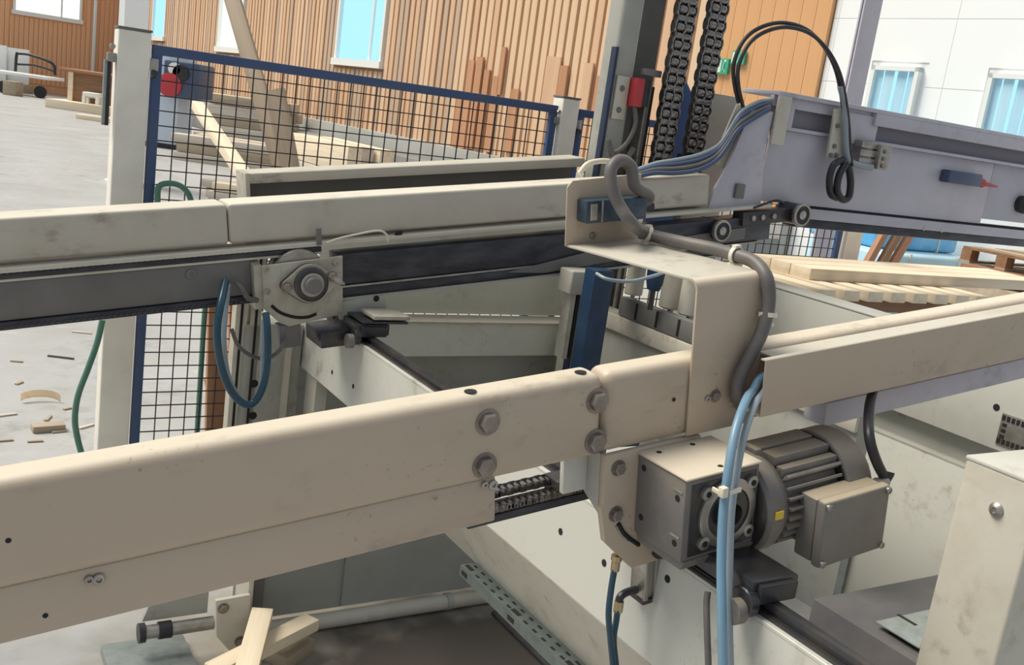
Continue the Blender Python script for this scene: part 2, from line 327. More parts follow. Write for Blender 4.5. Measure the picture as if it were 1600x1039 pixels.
for (px, y0, y1, wpx) in [(735, 95, 235, 9), (748, 90, 235, 10), (760, 110, 236, 8), (775, 120, 240, 9), (720, 150, 235, 8), (805, 140, 240, 12), (868, 90, 165, 22), (884, 104, 175, 12), (922, 100, 178, 14), (940, 120, 180, 10), (790, 75, 150, 6)]:
    a = mw(px - wpx / 2, (y0 + y1) / 2).x; b = mw(px + wpx / 2, (y0 + y1) / 2).x; z1 = mw(px, y0).z; z0 = max(PZ + .01, mw(px, y1).z)
    part('nailed_board', G().box(a, b, -0.1, -0.065, z0, z1), BAT4 if wpx < 14 else BAT1, wb, 'darker red-brown board nailed over the battens')
struct('trim_1', G().box(s_l, s_r, -0.16, 0.01, 0, PZ, 0.02), PLINTH, WF, (s_l, 0, 0), label='low concrete plinth under the wooden wall')
struct('trim_2', G().box(s_l + 1, s_r, -0.85, -.17, 0, .56, 0.03), CURB, WF, (s_l, -.5, 0), label='dark concrete curb running in front of the plinth')
def window(name, s0, s1, z0, z1, frame, t, label, mull=(0.72,), fr=0.09, blind=False, sgn=1, gm=None):
    w = thing(name, label, None, frame, ((s0 + s1) / 2, t, z0)); w['kind'] = 'structure'
    def bx(g, a, b, c, d_, e, f_): return g.box(a, b, t + min(c * sgn, d_ * sgn), t + max(c * sgn, d_ * sgn), e, f_)
    g = G(); bx(g, s0, s0 + fr, -.09, .06, z0, z1); bx(g, s1 - fr, s1, -.09, .06, z0, z1)
    bx(g, s0, s1, -.09, .06, z1 - fr, z1); bx(g, s0 - .05, s1 + .05, -.14, .06, z0 - .06, z0 + fr)
    for k in mull: x = s0 + (s1 - s0) * k; bx(g, x - fr * .35, x + fr * .35, -.05, .04, z0, z1)
    part('window_frame', g, FRAMEW, w)
    ed = [0] + list(mull) + [1]
    for a, b in zip(ed[:-1], ed[1:]):
        part('pane', bx(G(), s0 + (s1 - s0) * a + .01, s0 + (s1 - s0) * b - .01, 0, .01, z0 + .02, z1 - .02), gm or GLASSB, w)
    if blind:
        n = 4
        for k in range(n):
            a = s0 + (s1 - s0) * (k + .10) / n; b = s0 + (s1 - s0) * (k + .90) / n
            part('blind_strip', bx(G(), a, b, -.03 - .02 * (k % 2), -.028 - .02 * (k % 2), z0 + .05, z1 - .05), CURT, w)
    return w
window('window_1', win1[0], win1[1], win1[2], ZT, WF, 0.0, 'tall white framed window in the batten wall with blue sky behind')
window('window_2', win0[0], win0[1], win0[2], ZT, WF, 0.0, 'bright narrow window in the batten wall beside the leaning beam', mull=(), gm=GLASSW)
window('window_6', win2[0], win2[1], win2[2], ZT, WF, 0.0, 'narrow blue window strip beside the left fence post', mull=())
# end wall at right angles, left of the corner
EO = WO + s_l * WS; EW = fmat(EO, -WT, WS, Z)
def me_(x, y): p = hit(x, y, EO, WS) - EO; return Vector((p.dot(-WT), p.dot(WS), p.z))
e1 = me_(0, 60).x + 3; wl = (me_(128, 10).x, me_(20, 10).x, me_(70, 27).z)
g = G(); g.box(0, wl[0], -.2, 0, 0, ZT); g.box(wl[0], wl[1], -.2, 0, 0, wl[2]); g.box(wl[1], e1, -.2, 0, 0, ZT)
we = struct('wall_left', g, ORANGE, EW, (0, 0, 0), label='orange-brown boarded end wall on the far left')
nb = 44; meshes = {}
for i in range(nb):
    x = e1 / nb * i; top = wl[2] - .1 if wl[0] - e1 / nb * .7 < x + .05 < wl[1] else ZT
    if top not in meshes:
        me = mesh_of(G().box(0, e1 / nb * .86, 0, 0.035, 0, top - .3), 'board'); me.materials.append(ORANGE); meshes[top] = me
    o = bpy.data.objects.new('board', meshes[top]); col.objects.link(o); o.parent = we; o.location = (x, random.uniform(-.006, .006), .3)
window('window_3', wl[0], wl[1], wl[2], ZT, EW, 0.0, 'wide bright window in the orange end wall', mull=(.30,), sgn=-1, gm=GLASSW)
g = G(); xp = me_(146, 60).x; single('downpipe', G().tube([(xp, .12, .2), (xp, .12, ZT)], .07, 10, 1), FRAMEW, 'pale vertical pipe on the orange end wall', 'pipe', EW, (xp, .12, .2))
# white wall on the right, set back behind the wooden one
RT = 0.02
def mr(x, y): return mw(x, y, RT)
r0 = s_r + .01; r1 = mr(1600, 100).x + 6
wr_z = 0
rw = [(mr(1362, 140).x, mr(1437, 140).x, mr(1390, 182).z - .25, mr(1400, 105).z), (mr(1540, 170).x, mr(1625, 170).x, mr(1570, 212).z - .4, mr(1575, 117).z)]
g = G(); x = r0
for (a, b, z0, z1) in rw:
    g.box(x, a, RT, RT + .2, 0, 14); g.box(a, b, RT, RT + .2, 0, z0); g.box(a, b, RT, RT + .2, z1, 14); x = b
g.box(x, r1, RT, RT + .2, 0, 14)
wr = struct('wall_right', g, WALLW, WF, (r0, RT, 0), label='bright white panelled wall beyond the machine')
pz = [0.1, mr(1460, 138).z, mr(1460, 30).z, 14]
xs = [r0, mr(1330, 100).x - .3, mr(1482, 100).x, r1]
for i in range(3):
    for j in range(3):
        a, b, z0, z1 = xs[i] + .003, xs[i + 1] - .003, pz[j] + .003, pz[j + 1] - .003
        holes = [w for w in rw if w[0] > a and w[0] < b and not (w[3] < z0 or w[2] > z1)]
        g = G()
        if not holes: g.box(a, b, RT - .012, RT, z0, z1)
        else:
            w = holes[0]; wb_ = min(w[1], b)
            g.box(a, w[0] - .06, RT - .012, RT, z0, z1)
            if wb_ + .06 < b: g.box(wb_ + .06, b, RT - .012, RT, z0, z1)
            if w[2] > z0: g.box(w[0] - .06, wb_ + .06, RT - .012, RT, z0, w[2] - .06)
            if w[3] < z1: g.box(w[0] - .06, wb_ + .06, RT - .012, RT, w[3] + .06, z1)
        part('wall_panel', g, WALLW, wr)
window('window_4', *rw[0], WF, RT, 'blue-tinted window with hanging strips beside the steel column', mull=(), blind=True, fr=.05)
window('window_5', *rw[1], WF, RT, 'blue-tinted window with hanging strips at the right edge', mull=(), blind=True, fr=.05)
# escape signs
for (x0, y0, x1, y1, lab) in [(1143, 80, 1163, 101, 'green escape sign board on the plywood wall, right and higher one'), (1119, 92, 1137, 116, 'green escape sign with white figure on the plywood wall, left and lower one')]:
    a, b = mw(x0, (y0 + y1) / 2, -.1).x, mw(x1, (y0 + y1) / 2, -.1).x; z1, z0 = mw((x0 + x1) / 2, y0, -.1).z, mw((x0 + x1) / 2, y1, -.1).z
    t = thing('escape_sign', lab, 'sign', WF, ((a + b) / 2, -.08, z0), 'escape signs')
    part('board', G().box(a, b, -.1, -.06, z0, z1), SIGNG, t)
    w = b - a; h = z1 - z0; cx = (a + b) / 2
    g = G(); g.box(a + w * .06, a + w * .42, -.104, -.1, z0 + h * .1, z1 - h * .1)
    part('door_symbol', g, SIGNW, t)
    g = G(); g.bar((cx + w * .2, -.103, z0 + h * .75), (cx + w * .14, -.103, z0 + h * .4), .004, h * .14, (0, 1, 0)); g.bar((cx + w * .14, -.103, z0 + h * .4), (cx + w * .3, -.103, z0 + h * .14), .004, h * .1, (0, 1, 0))
    g.bar((cx + w * .14, -.103, z0 + h * .4), (cx + w * .02, -.103, z0 + h * .15), .004, h * .1, (0, 1, 0)); g.rev([(0, h * .08), (.004, h * .08)], (cx + w * .24, -.101, z0 + h * .86), (0, -1, 0), 12)
    part('running_figure', g, SIGNW, t)
# steel hall columns
def column(x0, x1, y, v, label, m, zt=6, dep=.16):
    a = mv(x0, y, v).x; b = mv(x1, y, v).x
    t = thing('steel_column', label, 'column', CF, ((a + b) / 2, v, 0))
    w = b - a; g = G(); g.box(a, b, v, v + .012, 0, zt); g.box(a, b, v + dep - .012, v + dep, 0, zt); g.box((a + b) / 2 - .005, (a + b) / 2 + .005, v + .012, v + dep - .012, 0, zt)
    part('profile', g, m, t); part('base_plate', G().box(a - .06, b + .06, v - .06, v + dep + .06, 0, .015), m, t)
column(1352, 1379, 5, 4.6, 'blue-grey steel column rising behind the lift carriage', LILAC, 6, .035)
column(194, 232, 30, 14.0, 'whitish column far behind the left fence post', WALLW, 8, .4)
# ================================================================== NEAR BEAM (tilted)
FB = thing('transport_beam', 'large beige painted tube beam running across the foreground', 'beam', MF, (-.2, .03, -.18))
part('beam_tube', G().box(-1.7, .2225, 0, .066, -.103, .045, .020, 6), BEIGE, FB)
part('beam_tube', G().box(.2255, 2.9, .0015, .0645, -.1015, .0435, .020, 6), BEIGE, FB)
part('lower_tube', G().box(-1.75, .0215, .008, .062, -.179, -.1005, .004, 2), BEIGE, FB)
for (x, y) in [(762, 660), (757, 728), (933, 627), (930, 690)]:
    p = mb(x, y, 0); bolt(FB, (p.x, 0, p.z), (0, -1, 0), .0165, .013)
for (x, y) in [(735, 612), (907, 582)]:
    p = mc(x, y, .046); part('slot_hole', G().rev([(0, .010), (.0006, .010)], (p.x, p.y, .0461), (0, 0, 1), 20), BLACK, FB)
for (x, y) in [(1053, 625), (13, 845), (72, 967)]:
    p = mb(x, y, 0); part('hole', G().rev([(0, .0035), (.0006, .0035)], (p.x, (0 if x != 72 else .008), p.z), (0, -1, 0), 12), BLACK, FB)
for (x, y) in [(773, 757), (760, 757), (155, 905), (140, 906)]:
    p = mb(x, y, 0); socket(FB, (p.x, .008, p.z - .003), (0, -1, 0), .008 if x in (773, 155) else .006, .006)

part('lower_tube', G().box(.765, 2.9, .004, .060, -.150, -.1005, .003, 2), LILAC, FB, 'bluish grey lower tube under the cable duct')
# cable duct on the right half of the beam
CD = thing('cable_duct', 'beige sheet metal cable duct on the front of the beam', 'cable duct', MF, (.9, -.04, -.05))
part('front_plate', G().box(.50, 2.9, -.083, -.080, -.053, .052, .001, 1), BEIGE, CD)
part('bottom_plate', G().box(.50, 2.9, -.080, .0005, -.053, -.050), BEIGE, CD)
part('lid', G().box(.565, 2.9, -.080, -.0005, .033, .036), CREAM, CD)
part('lip', G().box(.50, 2.9, -.080, -.071, .0495, .052), CREAM, CD)
# sensor bracket
SB = thing('sensor_bracket', 'beige Z-bent sheet bracket standing on the front beam', 'bracket', MF, (.47, 0, -.10))
g = G(); g.prism([(.402, -.098), (.402, .170), (.545, .170), (.568, .12), (.56, -.07), (.54, -.098)], 'y', -.006, -.001, .0012); part('front_plate', g, BEIGE, SB)
r_ = .018; arc = [(-.006 + r_ - r_ * math.cos(t), .168 + r_ * math.sin(t)) for t in [i * math.pi / 2 / 6 for i in range(7)]]
arc2 = [(-.001 + .013 - .013 * math.cos(t), .168 + .013 * math.sin(t)) for t in [i * math.pi / 2 / 6 for i in range(6, -1, -1)]]
part('bend', G().prism(arc + arc2, 'x', .402, .552), BEIGE, SB)
g = G(); g.prism([(.402, .011), (.370, .352), (.540, .352), (.552, .011)], 'z', .181, .186, .001); part('top_plate', g, CREAM, SB)
g = G(); g.prism([(.366, .183), (.366, .300), (.378, .312), (.545, .318), (.545, .183)], 'y', .349, .353, .001); part('rear_flange', g, BEIGE, SB)
p = mb(1117, 619, -.006); bolt(SB, (p.x, -.006, p.z), (0, -1, 0), .009, .007); socket(SB, (p.x - .018, -.006, p.z - .002), (0, -1, 0), .006, .004)
p = mb(905, 362, .349); socket(SB, (.43, .349, .2), (0, -1, 0), .007, .005)
# optical sensor
OS = thing('optical_sensor', 'dark blue box sensor on the rear flange of the bracket', 'sensor', MF, (.45, .34, .23))
part('housing', G().box(.388, .535, .312, .348, .232, .277, .004, 2), SENSB, OS)
part('lens', G().box(.396, .412, .309, .313, .238, .270, .001, 1), STEEL, OS); part('cover_seam', G().box(.422, .426, .310, .313, .234, .275), STEEL, OS)
part('cable_gland', G().rev([(0, .012), (.012, .012), (.014, .009), (.026, .009)], (.535, .33, .254), (1, 0, 0), 14), RUBBER, OS)
# thick conduit of the sensor
K = [(.530, .330, .256), (.548, .325, .275), mb(992, 290, .31), mb(986, 262, .305), mb(970, 251, .30), mb(955, 264, .295), mb(956, 292, .285), mb(968, 322, .27), mb(988, 350, .25), mc(1012, 366, .205), mc(1060, 378, .203), mc(1110, 388, .203), mc(1150, 399, .202),
     mc(1180, 411, .196), mb(1198, 436, -.012), mb(1201, 475, -.022), mb(1190, 520, -.026), mb(1170, 560, -.026), mb(1154, 595, -.026), mb(1152, 620, -.024), mb(1160, 635, -.015)]
SC = thing('sensor_conduit', 'thick grey conduit looping from the blue sensor over the bracket', 'conduit', MF, (.5, .1, .19))
part('conduit', G().tube(K, .0125, 14, 7), CONDUIT, SC)
def tie(par, p, dirv, r=.0145, m=PLASTW):
    p = Vector(p); x = Vector(dirv).normalized()
    o = part('cable_tie', G().rev([(-.004, r * .95), (-.004, r * 1.15), (.004, r * 1.15), (.004, r * .95)], p, x, 18, False), m, par)
    part('tie_head', G().box(p.x - .007, p.x + .007, p.y - .006, p.y + .006, p.z + r * .9, p.z + r * 1.3, .001), m, o)
    part('tie_foot', G().box(p.x - .011, p.x + .011, p.y - .008, p.y + .008, p.z - r * 1.45, p.z - r * .95, .001), m, o)
tie(SC, K[9], K[10] - K[8]); tie(SC, K[12], K[13] - K[11]); tie(SC, K[15] + Vector((0, 0, -.02)), K[16] - K[14])

# ------------------------------------------------------------------ gear motor
GM = thing('gear_motor', 'grey gear motor hanging under the front beam', 'gear motor', MF, (.45, -.06, -.31))
part('gearbox_housing', G().box(.299, .462, -.130, -.002, -.262, -.112, .004, 2), MOTG, GM)
part('housing_lid', G().box(.297, .464, -.134, -.001, -.1125, -.1085, .0015, 1), BEIGE, GM, 'dusty beige top face')
cx, cz = .392, -.187
part('recess_shade', G().box(.312, .455, -.1312, -.1295, -.254, -.122, .0005, 1), DSTEEL, GM, 'dark plate in place of the shaded cavity in the gearbox front')  # thin dark plate paints the shade of the open gearbox front
part('output_flange', G().rev([(0, .062), (.006, .062), (.008, .058), (.008, .046), (.002, .045)], (cx, -.130, cz), (0, -1, 0), 36), STEEL, GM)
part('hollow_shaft', G().rev([(0, .044), (.004, .044), (.004, .028), (.016, .028), (.017, .02), (.001, .02), (.001, 0)], (cx, -.131, cz), (0, -1, 0), 30), DSTEEL, GM)
for i in range(4):
    t = math.pi / 4 + i * math.pi / 2; q = (cx + .070 * math.cos(t), -.130, cz + .064 * math.sin(t))
    o = part('flange_ear', G().rev([(0, .012), (.008, .012), (.009, .010)], q, (0, -1, 0), 18), STEEL, GM); part('ear_hole', G().rev([(0, .0055), (.0006, .0055)], (q[0], -.1392, q[2]), (0, -1, 0), 12), BLACK, o)
for (yy, zz) in [(-.112, -.150), (-.112, -.232), (-.02, -.132), (-.02, -.225)]:
    part('threaded_hole', G().rev([(0, .006), (.0006, .006)], (.2988, yy, zz), (-1, 0, 0), 14), BLACK, GM)
for (yy, zz) in [(-.112, -.136), (-.112, -.218)]:
    part('cast_mark', G().box(.2975, .299, yy - .012, yy + .012, zz - .002, zz + .002), STEEL, GM)
for (xx, yy) in [(.330, -.02), (.385, -.115), (.405, -.02)]:
    part('top_hole', G().rev([(0, .005), (.0005, .005)], (xx, yy, -.1085), (0, 0, 1), 14), BLACK, GM)
part('housing_foot', G().prism([(-.132, -.262), (-.002, -.262), (-.01, -.278), (-.124, -.278)], 'x', .305, .462), MOTG, GM)
mx, mzc, my = .5, -.212, -.070
part('adapter_bell', G().rev([(0, .060), (.004, .088), (.010, .094), (.036, .094), (.043, .090), (.058, .082)], (.460, my, mzc), (1, 0, 0), 40), MOTG, GM)
part('bell_recess', G().rev([(-.002, .060), (.0, .082), (.003, .086)], (.461, my, mzc), (1, 0, 0), 32), DSTEEL, GM)
part('lifting_lug', G().box(.490, .506, my - .02, my + .02, mzc + .082, mzc + .102, .004), MOTG, GM)
MB = part('motor_body', G().rev([(0, .074), (.145, .074)], (.513, my, mzc), (1, 0, 0), 36), MOTG, GM)
for t in range(0, 360, 12):
    a = math.radians(t + 6); ca, sa = math.cos(a), math.sin(a)
    if 52 < t < 118: continue
    Mx = Matrix(((1, 0, 0, .517), (0, ca, -sa, my), (0, sa, ca, mzc), (0, 0, 0, 1)))
    part('cooling_fin', G().box(0, .134, .066, .0905, -.0028, .0028, .001, 1, M=Mx), MOTG, MB)
for (dy, dz, w_) in [(.020, .086, .020), (-.022, .084, .018), (-.052, .070, .009)]:
    part('top_rib', G().box(.518, .652, my + dy - w_, my + dy + w_, mzc + dz - .012, mzc + dz + .006, .002), MOTG, MB, 'broad flat cooling rib on top')
part('tie_rod', G().cyl((.52, my - .066, mzc + .062), (.655, my - .066, mzc + .062), .004, seg=10), STEEL, MB)
part('fan_cover', G().rev([(0, .095), (.003, .0975), (.052, .0975), (.064, .092), (.071, .078), (.073, 0)], (.655, my, mzc), (1, 0, 0), 44), MOTG, GM)
part('cover_gap', G().rev([(0, .082), (.004, .093)], (.652, my, mzc), (1, 0, 0), 36), BLACK, GM)
p = mb(1207, 808, -.16); part('warning_label', G().box(.474, .492, my - .0965, my - .0935, mzc + .004, mzc + .018), YELL, GM, 'small yellow sticker')
TB = part('terminal_box', G().box(.548, .708, -.186, -.145, -.298, -.178, .005, 2), TBOX, GM)
part('box_lid', G().box(.545, .711, -.208, -.187, -.301, -.175, .006, 3), TBOX, TB)
part('box_neck', G().box(.565, .695, -.148, -.120, -.285, -.190, .003), MOTG, TB)
for (xx, zz) in [(.553, -.184), (.703, -.184), (.553, -.292), (.703, -.292)]:
    part('lid_screw', G().rev([(0, .0065), (.004, .0065), (.006, .004), (.004, .003), (.004, 0)], (xx, -.208, zz), (0, -1, 0), 16), STEEL, TB)
part('cable_gland', G().rev([(0, .014), (.012, .014), (.014, .011), (.03, .011)], (.711, -.172, -.195), (1, 0, .25), 16), STEEL, TB)
# motor cable
K = [(.738, -.172, -.188), (.748, -.172, -.175), mb(1382, 745, -.17), mb(1367, 715, -.165), mb(1358, 680, -.15), mb(1358, 640, -.10), mb(1364, 612, -.06), mb(1370, 600, -.045)]
single('motor_cable', G().tube(K, .0095, 12, 6), RUBBER, 'dark ribbed cable curving from the duct down to the terminal box', 'cable', MF, (.73, -.17, -.19))
# mounting plate
MP = thing('mounting_plate', 'beige steel plate bolted between beam and gearbox', 'plate', MF, (.30, .005, -.34))
part('plate', G().prism([(.230, -.1045), (.230, -.195), (.226, -.200), (.238, -.268), (.292, -.326), (.300, -.335), (.395, -.335), (.440, -.30), (.440, -.1045)], 'y', -.001, .013, .001), BEIGE, MP)
part('side_gusset', G().prism([(.013, -.1045), (.16, -.1045), (.16, -.135), (.013, -.215)], 'x', .229, .239), GREYP, MP)
part('end_block', G().box(.180, .229, .05, .062, -.185, -.105, .001), WHITEP, MP)
for (x, y) in [(965, 731), (961, 803)]:
    p = mb(x, y, 0); bolt(MP, (p.x, -.001, p.z), (0, -1, 0), .011, .011)
sl = [mb(x, y, -.002) for (x, y) in [(966, 818), (974, 832), (984, 842), (998, 852)]]
part('curved_slot', G().tube([(q.x, -.002, q.z) for q in sl], .004, 8, 4), BLACK, MP)
part('slot_edge', G().tube([(q.x - .004, -.002, q.z - .004) for q in sl[:3]], .0025, 8, 4), STEEL, MP)
# drive chain behind the beam end
DC = thing('drive_chain', 'oily roller chain running behind the end of the front beam', 'chain', MF, (.15, .13, -.22))
lk = G(); lk.box(-.0075, .0075, -.012, -.0095, -.007, .007, .002); lk.box(-.0075, .0075, .0095, .012, -.007, .007, .002); lk.cyl((-.006, -.012, 0), (-.006, .012, 0), .005, seg=10); lk.cyl((.006, -.012, 0), (.006, .012, 0), .005, seg=10)
lm = mesh_of(lk, 'chain_link'); lm.materials.append(CHAINM)
for row, (c_, b_) in enumerate([(-.198, .14), (-.214, .115)]):
    for i in range(20):
        o = bpy.data.objects.new('chain_link', lm); col.objects.link(o); o.parent = DC; o.location = (.04 + i * .0135 - .15, b_ - .13, c_ + .22 - (.0 if i % 2 else .001))
part('chain_guide', G().box(.02, .32, .10, .155, -.236, -.222, .001), BELT, DC); part('guide_block', G().box(.205, .32, .105, .15, -.222, -.190, .002), DSTEEL, DC)
# pneumatic cylinder
PC = thing('pneumatic_cylinder', 'small ribbed aluminium air cylinder below the mounting plate', 'cylinder', MF, (.352, .02, -.42))
part('body', G().box(.336, .394, .006, .046, -.416, -.33, .003, 2), STEEL, PC)
for xx in (.335, .356, .380): part('profile_rib', G().box(xx, xx + .010, .000, .007, -.415, -.331, .002), STEEL, PC)
part('end_cap', G().box(.334, .396, .002, .048, -.424, -.414, .002), DSTEEL, PC)
part('elbow_fitting', G().tube([(.332, .02, -.398), (.306, .02, -.398), (.292, .018, -.405), (.288, .016, -.43)], .0075, 10, 4), DSTEEL, PC)
part('brass_nut', G().rev([(0, .009), (.022, .009)], (.290, .016, -.408), (-.1, 0, -1), 6), BRASS, PC)
part('fitting', G().rev([(0, .010), (.010, .010), (.012, .008), (.03, .008)], tuple(mb(964, 868, .01)), (-.1, 0, -1), 8), BRASS, PC)
def hose(name, pts, r, m, label, cat='hose', frame=MF, grp=None, sub=6):
    return single(name, G().tube(pts, r, 12, sub), m, label, cat, frame, tuple(pts[-1]), grp)
hose('air_hose', [mb(961, 885, .01), mb(955, 920, .005), mb(951, 960, 0), mb(954, 1000, 0), mb(958, 1045, .0), mb(960, 1100, .0)], .0058, HOSET, 'dark teal air hose left of the small cylinder')
hose('air_hose', [mb(966, 945, .016), mb(963, 970, .012), mb(959, 1000, .008), mb(963, 1045, .006), mb(966, 1100, .006)], .0058, HOSET, 'teal air hose from the brass elbow fitting')
hose('air_hose', [mb(1106, 925, -.165), mb(1104, 945, -.172), mb(1105, 990, -.195), mb(1107, 1045, -.215), mb(1108, 1100, -.23)], .0055, CONDUIT, 'thin grey hose hanging left of the pale blue pair')
BH = [(.62, -.03, .0), (.54, -.04, .004), (.505, -.055, -.012), mb(1166, 625, -.10), mb(1150, 670, -.14), mb(1139, 730, -.165), mb(1130, 800, -.18), mb(1127, 880, -.205), mb(1128, 960, -.235), mb(1130, 1045, -.26), mb(1131, 1120, -.28)]
BH2 = [(.62, -.045, .002), (.55, -.06, .004), (.515, -.068, -.016), mb(1180, 632, -.10), mb(1163, 680, -.14), mb(1152, 735, -.16), mb(1143, 800, -.17), mb(1140, 880, -.195), mb(1139, 960, -.225), mb(1141, 1045, -.25), mb(1142, 1120, -.27)]
hose('air_hose', BH, .0078, HOSEB, 'thick pale blue hose hanging in front of the gearbox, left of the pair')
hp = hose('air_hose', BH2, .0062, HOSEL, 'thinner pale blue hose hanging in front of the gearbox, right of the pair')
q = mb(1135, 766, -.168)
ct = thing('cable_tie', 'cream cable tie around the two pale blue hoses', 'cable tie', MF, tuple(q))
part('strap', G().box(q.x - .017, q.x + .022, q.y - .012, q.y - .008, q.z - .004, q.z + .004, .001), PLASTW, ct)
part('strap_side', G().box(q.x - .019, q.x - .015, q.y - .012, q.y + .014, q.z - .004, q.z + .004, .001), PLASTW, ct); part('head', G().box(q.x - .024, q.x - .012, q.y - .018, q.y - .006, q.z - .003, q.z + .014, .001), PLASTW, ct)

# ================================================================== LEVEL FRAME
CR = thing('cross_rail', 'white painted frame rail with linear guide crossing under both beams', 'rail', CF, (1.25, 1.8, .5))
v0, v1 = .55, 3.30
part('side_plate', G().box(1.185, 1.197, v0, v1, .648, .862, .002, 1), WHITEP, CR)
part('top_plate', G().box(1.185, 1.255, v0, v1, .858, .866, .001, 1), WHITEP, CR)
part('far_side_plate', G().box(1.243, 1.255, v0, v1, .60, .872, .002, 1), WHITEP, CR)
part('guide_base', G().box(1.195, 1.242, v0, v1, .866, .872), DSTEEL, CR)
part('guide_rail', G().box(1.207, 1.230, v0, v1, .872, .888, .003, 2), DSTEEL, CR)
part('lower_flange', G().prism([(1.185, .648), (1.305, .432), (1.312, .432), (1.20, .648)], 'y', v0, 2.3), CREAM, CR)
for (x, y) in [(876, 831), (944, 880), (552, 604), (519, 582), (1043, 905), (655, 650)]:
    p = mu(x, y, 1.185); part('hole', G().rev([(0, .0075), (.0008, .0075)], (1.185, p.y, p.z), (-1, 0, 0), 14), BLACK, CR)
def carriage(v, label, w=.12):
    t = thing('rail_carriage', label, 'carriage', CF, (1.22, v, .88))
    part('block', G().box(1.168, 1.275, v - w, v + w, .890, .926, .005, 2), DSTEEL, t)
    part('end_seal', G().box(1.178, 1.262, v - w - .012, v - w, .889, .922, .003), RUBBER, t); part('end_seal', G().box(1.178, 1.262, v + w, v + w + .012, .889, .922, .003), RUBBER, t)
    for s_ in (-1, 1): part('guide_wheel', G().rev([(0, .024), (.002, .026), (.018, .026), (.02, .024)], (1.160, v + s_ * w * .9, .886), (1, 0, 0), 24), DSTEEL, t)
    part('wheel', G().rev([(0, .022), (.02, .022)], (1.142, v - w * .9, .872), (1, 0, 0), 20), MOTG, t)
carriage(1.14, 'dark oily carriage on the rail under the gear motor'); carriage(2.82, 'dark oily carriage on the rail under the bearing plate', .11)
part('clamp_plate', G().box(1.21, 1.33, 2.69, 2.80, .945, .957, .002), PLATE, bpy.data.objects['rail_carriage.001'])
part('clamp_plate', G().box(1.18, 1.33, 2.70, 2.85, .930, .938, .002), DSTEEL, bpy.data.objects['rail_carriage.001'])
# perforated tray
PT = thing('perforated_tray', 'galvanised perforated cable tray low beside the rail', 'cable tray', CF, (1.28, 1.6, .42))
part('tray_bottom', G().box(1.256, 1.305, .9, 2.07, .4345, .437), TRAYM, PT)
part('tray_side', G().box(1.303, 1.3055, .9, 2.07, .437, .45), TRAYM, PT); part('tray_side', G().box(1.254, 1.2565, .9, 2.07, .408, .4375), TRAYM, PT)
for i in range(28):
    vv = .95 + i * .040; lg = (i % 6 == 3)
    part('slot', G().box(1.262, 1.262 + (.013 if lg else .007), vv, vv + (.034 if lg else .016), .4368, .4376), BLACK, PT)
    part('slot', G().box(1.284, 1.291, vv + .01, vv + .026, .4368, .4376), BLACK, PT)
    if lg: part('side_slot', G().box(1.2532, 1.2542, vv, vv + .03, .416, .428), BLACK, PT)
for vv in (.6, 3.08): part('leg', G().box(1.198, 1.242, vv, vv + .1, 0, .70, .004), CREAM, CR)
# low cross panel and pipe on the floor
LP = thing('low_cross_panel', 'grey-green sheet panel standing low under the front beam', 'panel', CF, (1.3, 2.6, 0))
part('panel', G().box(.88, 1.70, 2.60, 2.612, .050, .42), PANELD, LP)
part('panel_edge', G().box(.88, 1.70, 2.585, 2.612, .42, .435), CREAM, LP)
part('overlay_plate', G().box(1.16, 1.70, 2.592, 2.60, .055, .40), PANELD, LP)
lp = thing('floor_pipe', 'dusty grey pipe lying on the floor below the low panel', 'pipe', CF, (1.3, 2.6, 0))
part('pipe', G().cyl((.92, 2.575, .025), (1.73, 2.575, .025), .025, seg=20), CREAM, lp)
part('clamp', G().rev([(0, .028), (.02, .028)], (1.52, 2.575, .026), (1, 0, 0), 20), GREYP, lp)
single('dark_floor_mat', G().box(1.655, 1.80, 1.2, 2.50, .0, .012, .003), MAT_DARK, 'dark mat strip on the floor beside the perforated tray', 'mat', CF, (1.7, 2, 0))
# machine foot, left
MFt = thing('machine_foot', 'cream machine foot plate with rod beside the loose lumber', 'foot', CF, (.75, 2.5, 0))
part('foot_plate', G().prism([(.735, .20), (.830, .205), (.842, .03), (.805, .012), (.745, .09)], 'y', 2.47, 2.484, .001), CREAM, MFt)
part('foot_web', G().box(.828, .842, 2.484, 2.60, .02, .40, .001), CREAM, MFt)
part('foot_column', G().box(.845, .90, 2.56, 2.68, 0, .45, .002), MGREY, MFt)
part('rod', G().cyl((.55, 2.53, .10), (.75, 2.53, .10), .019, seg=18), STEEL, MFt)
part('rod_cap', G().cyl((.548, 2.53, .10), (.565, 2.53, .10), .027, seg=18), RUBBER, MFt); part('clamp_ring', G().cyl((.60, 2.53, .10), (.635, 2.53, .10), .024, seg=18), RUBBER, MFt)
part('support_plate', G().prism([(.575, .17), (.735, .205), (.735, .125), (.56, .125)], 'y', 2.545, 2.556), GREYP, MFt)
part('base_plate', G().box(.47, .69, 2.36, 2.62, 0, .03, .003), GALV, MFt)
for (x, z) in [(.757, .175), (.812, .065)]: bolt(MFt, (x, 2.47, z), (0, -1, 0), .012, .01)
# rear cross beam and panels
RB = thing('rear_cross_beam', 'pale grey level frame beam behind the rail', 'beam', CF, (2, 3.34, .6))
part('beam', G().box(1.05, 2.60, 3.30, 3.42, .655, .787, .004), GREENGREY, RB)
part('top_strip', G().box(1.05, 2.60, 3.295, 3.42, .787, .794), CREAM, RB)
part('lower_sheet', G().box(1.05, 2.75, 3.40, 3.41, .05, .655), GREYP, RB)
single('rear_side_sheet', G().box(1.30, 2.72, 3.435, 3.445, .794, 1.27, .002), GREENGREY, 'plain grey-green sheet panel above the rear frame beam', 'panel', CF, (1.9, 3.44, .79))
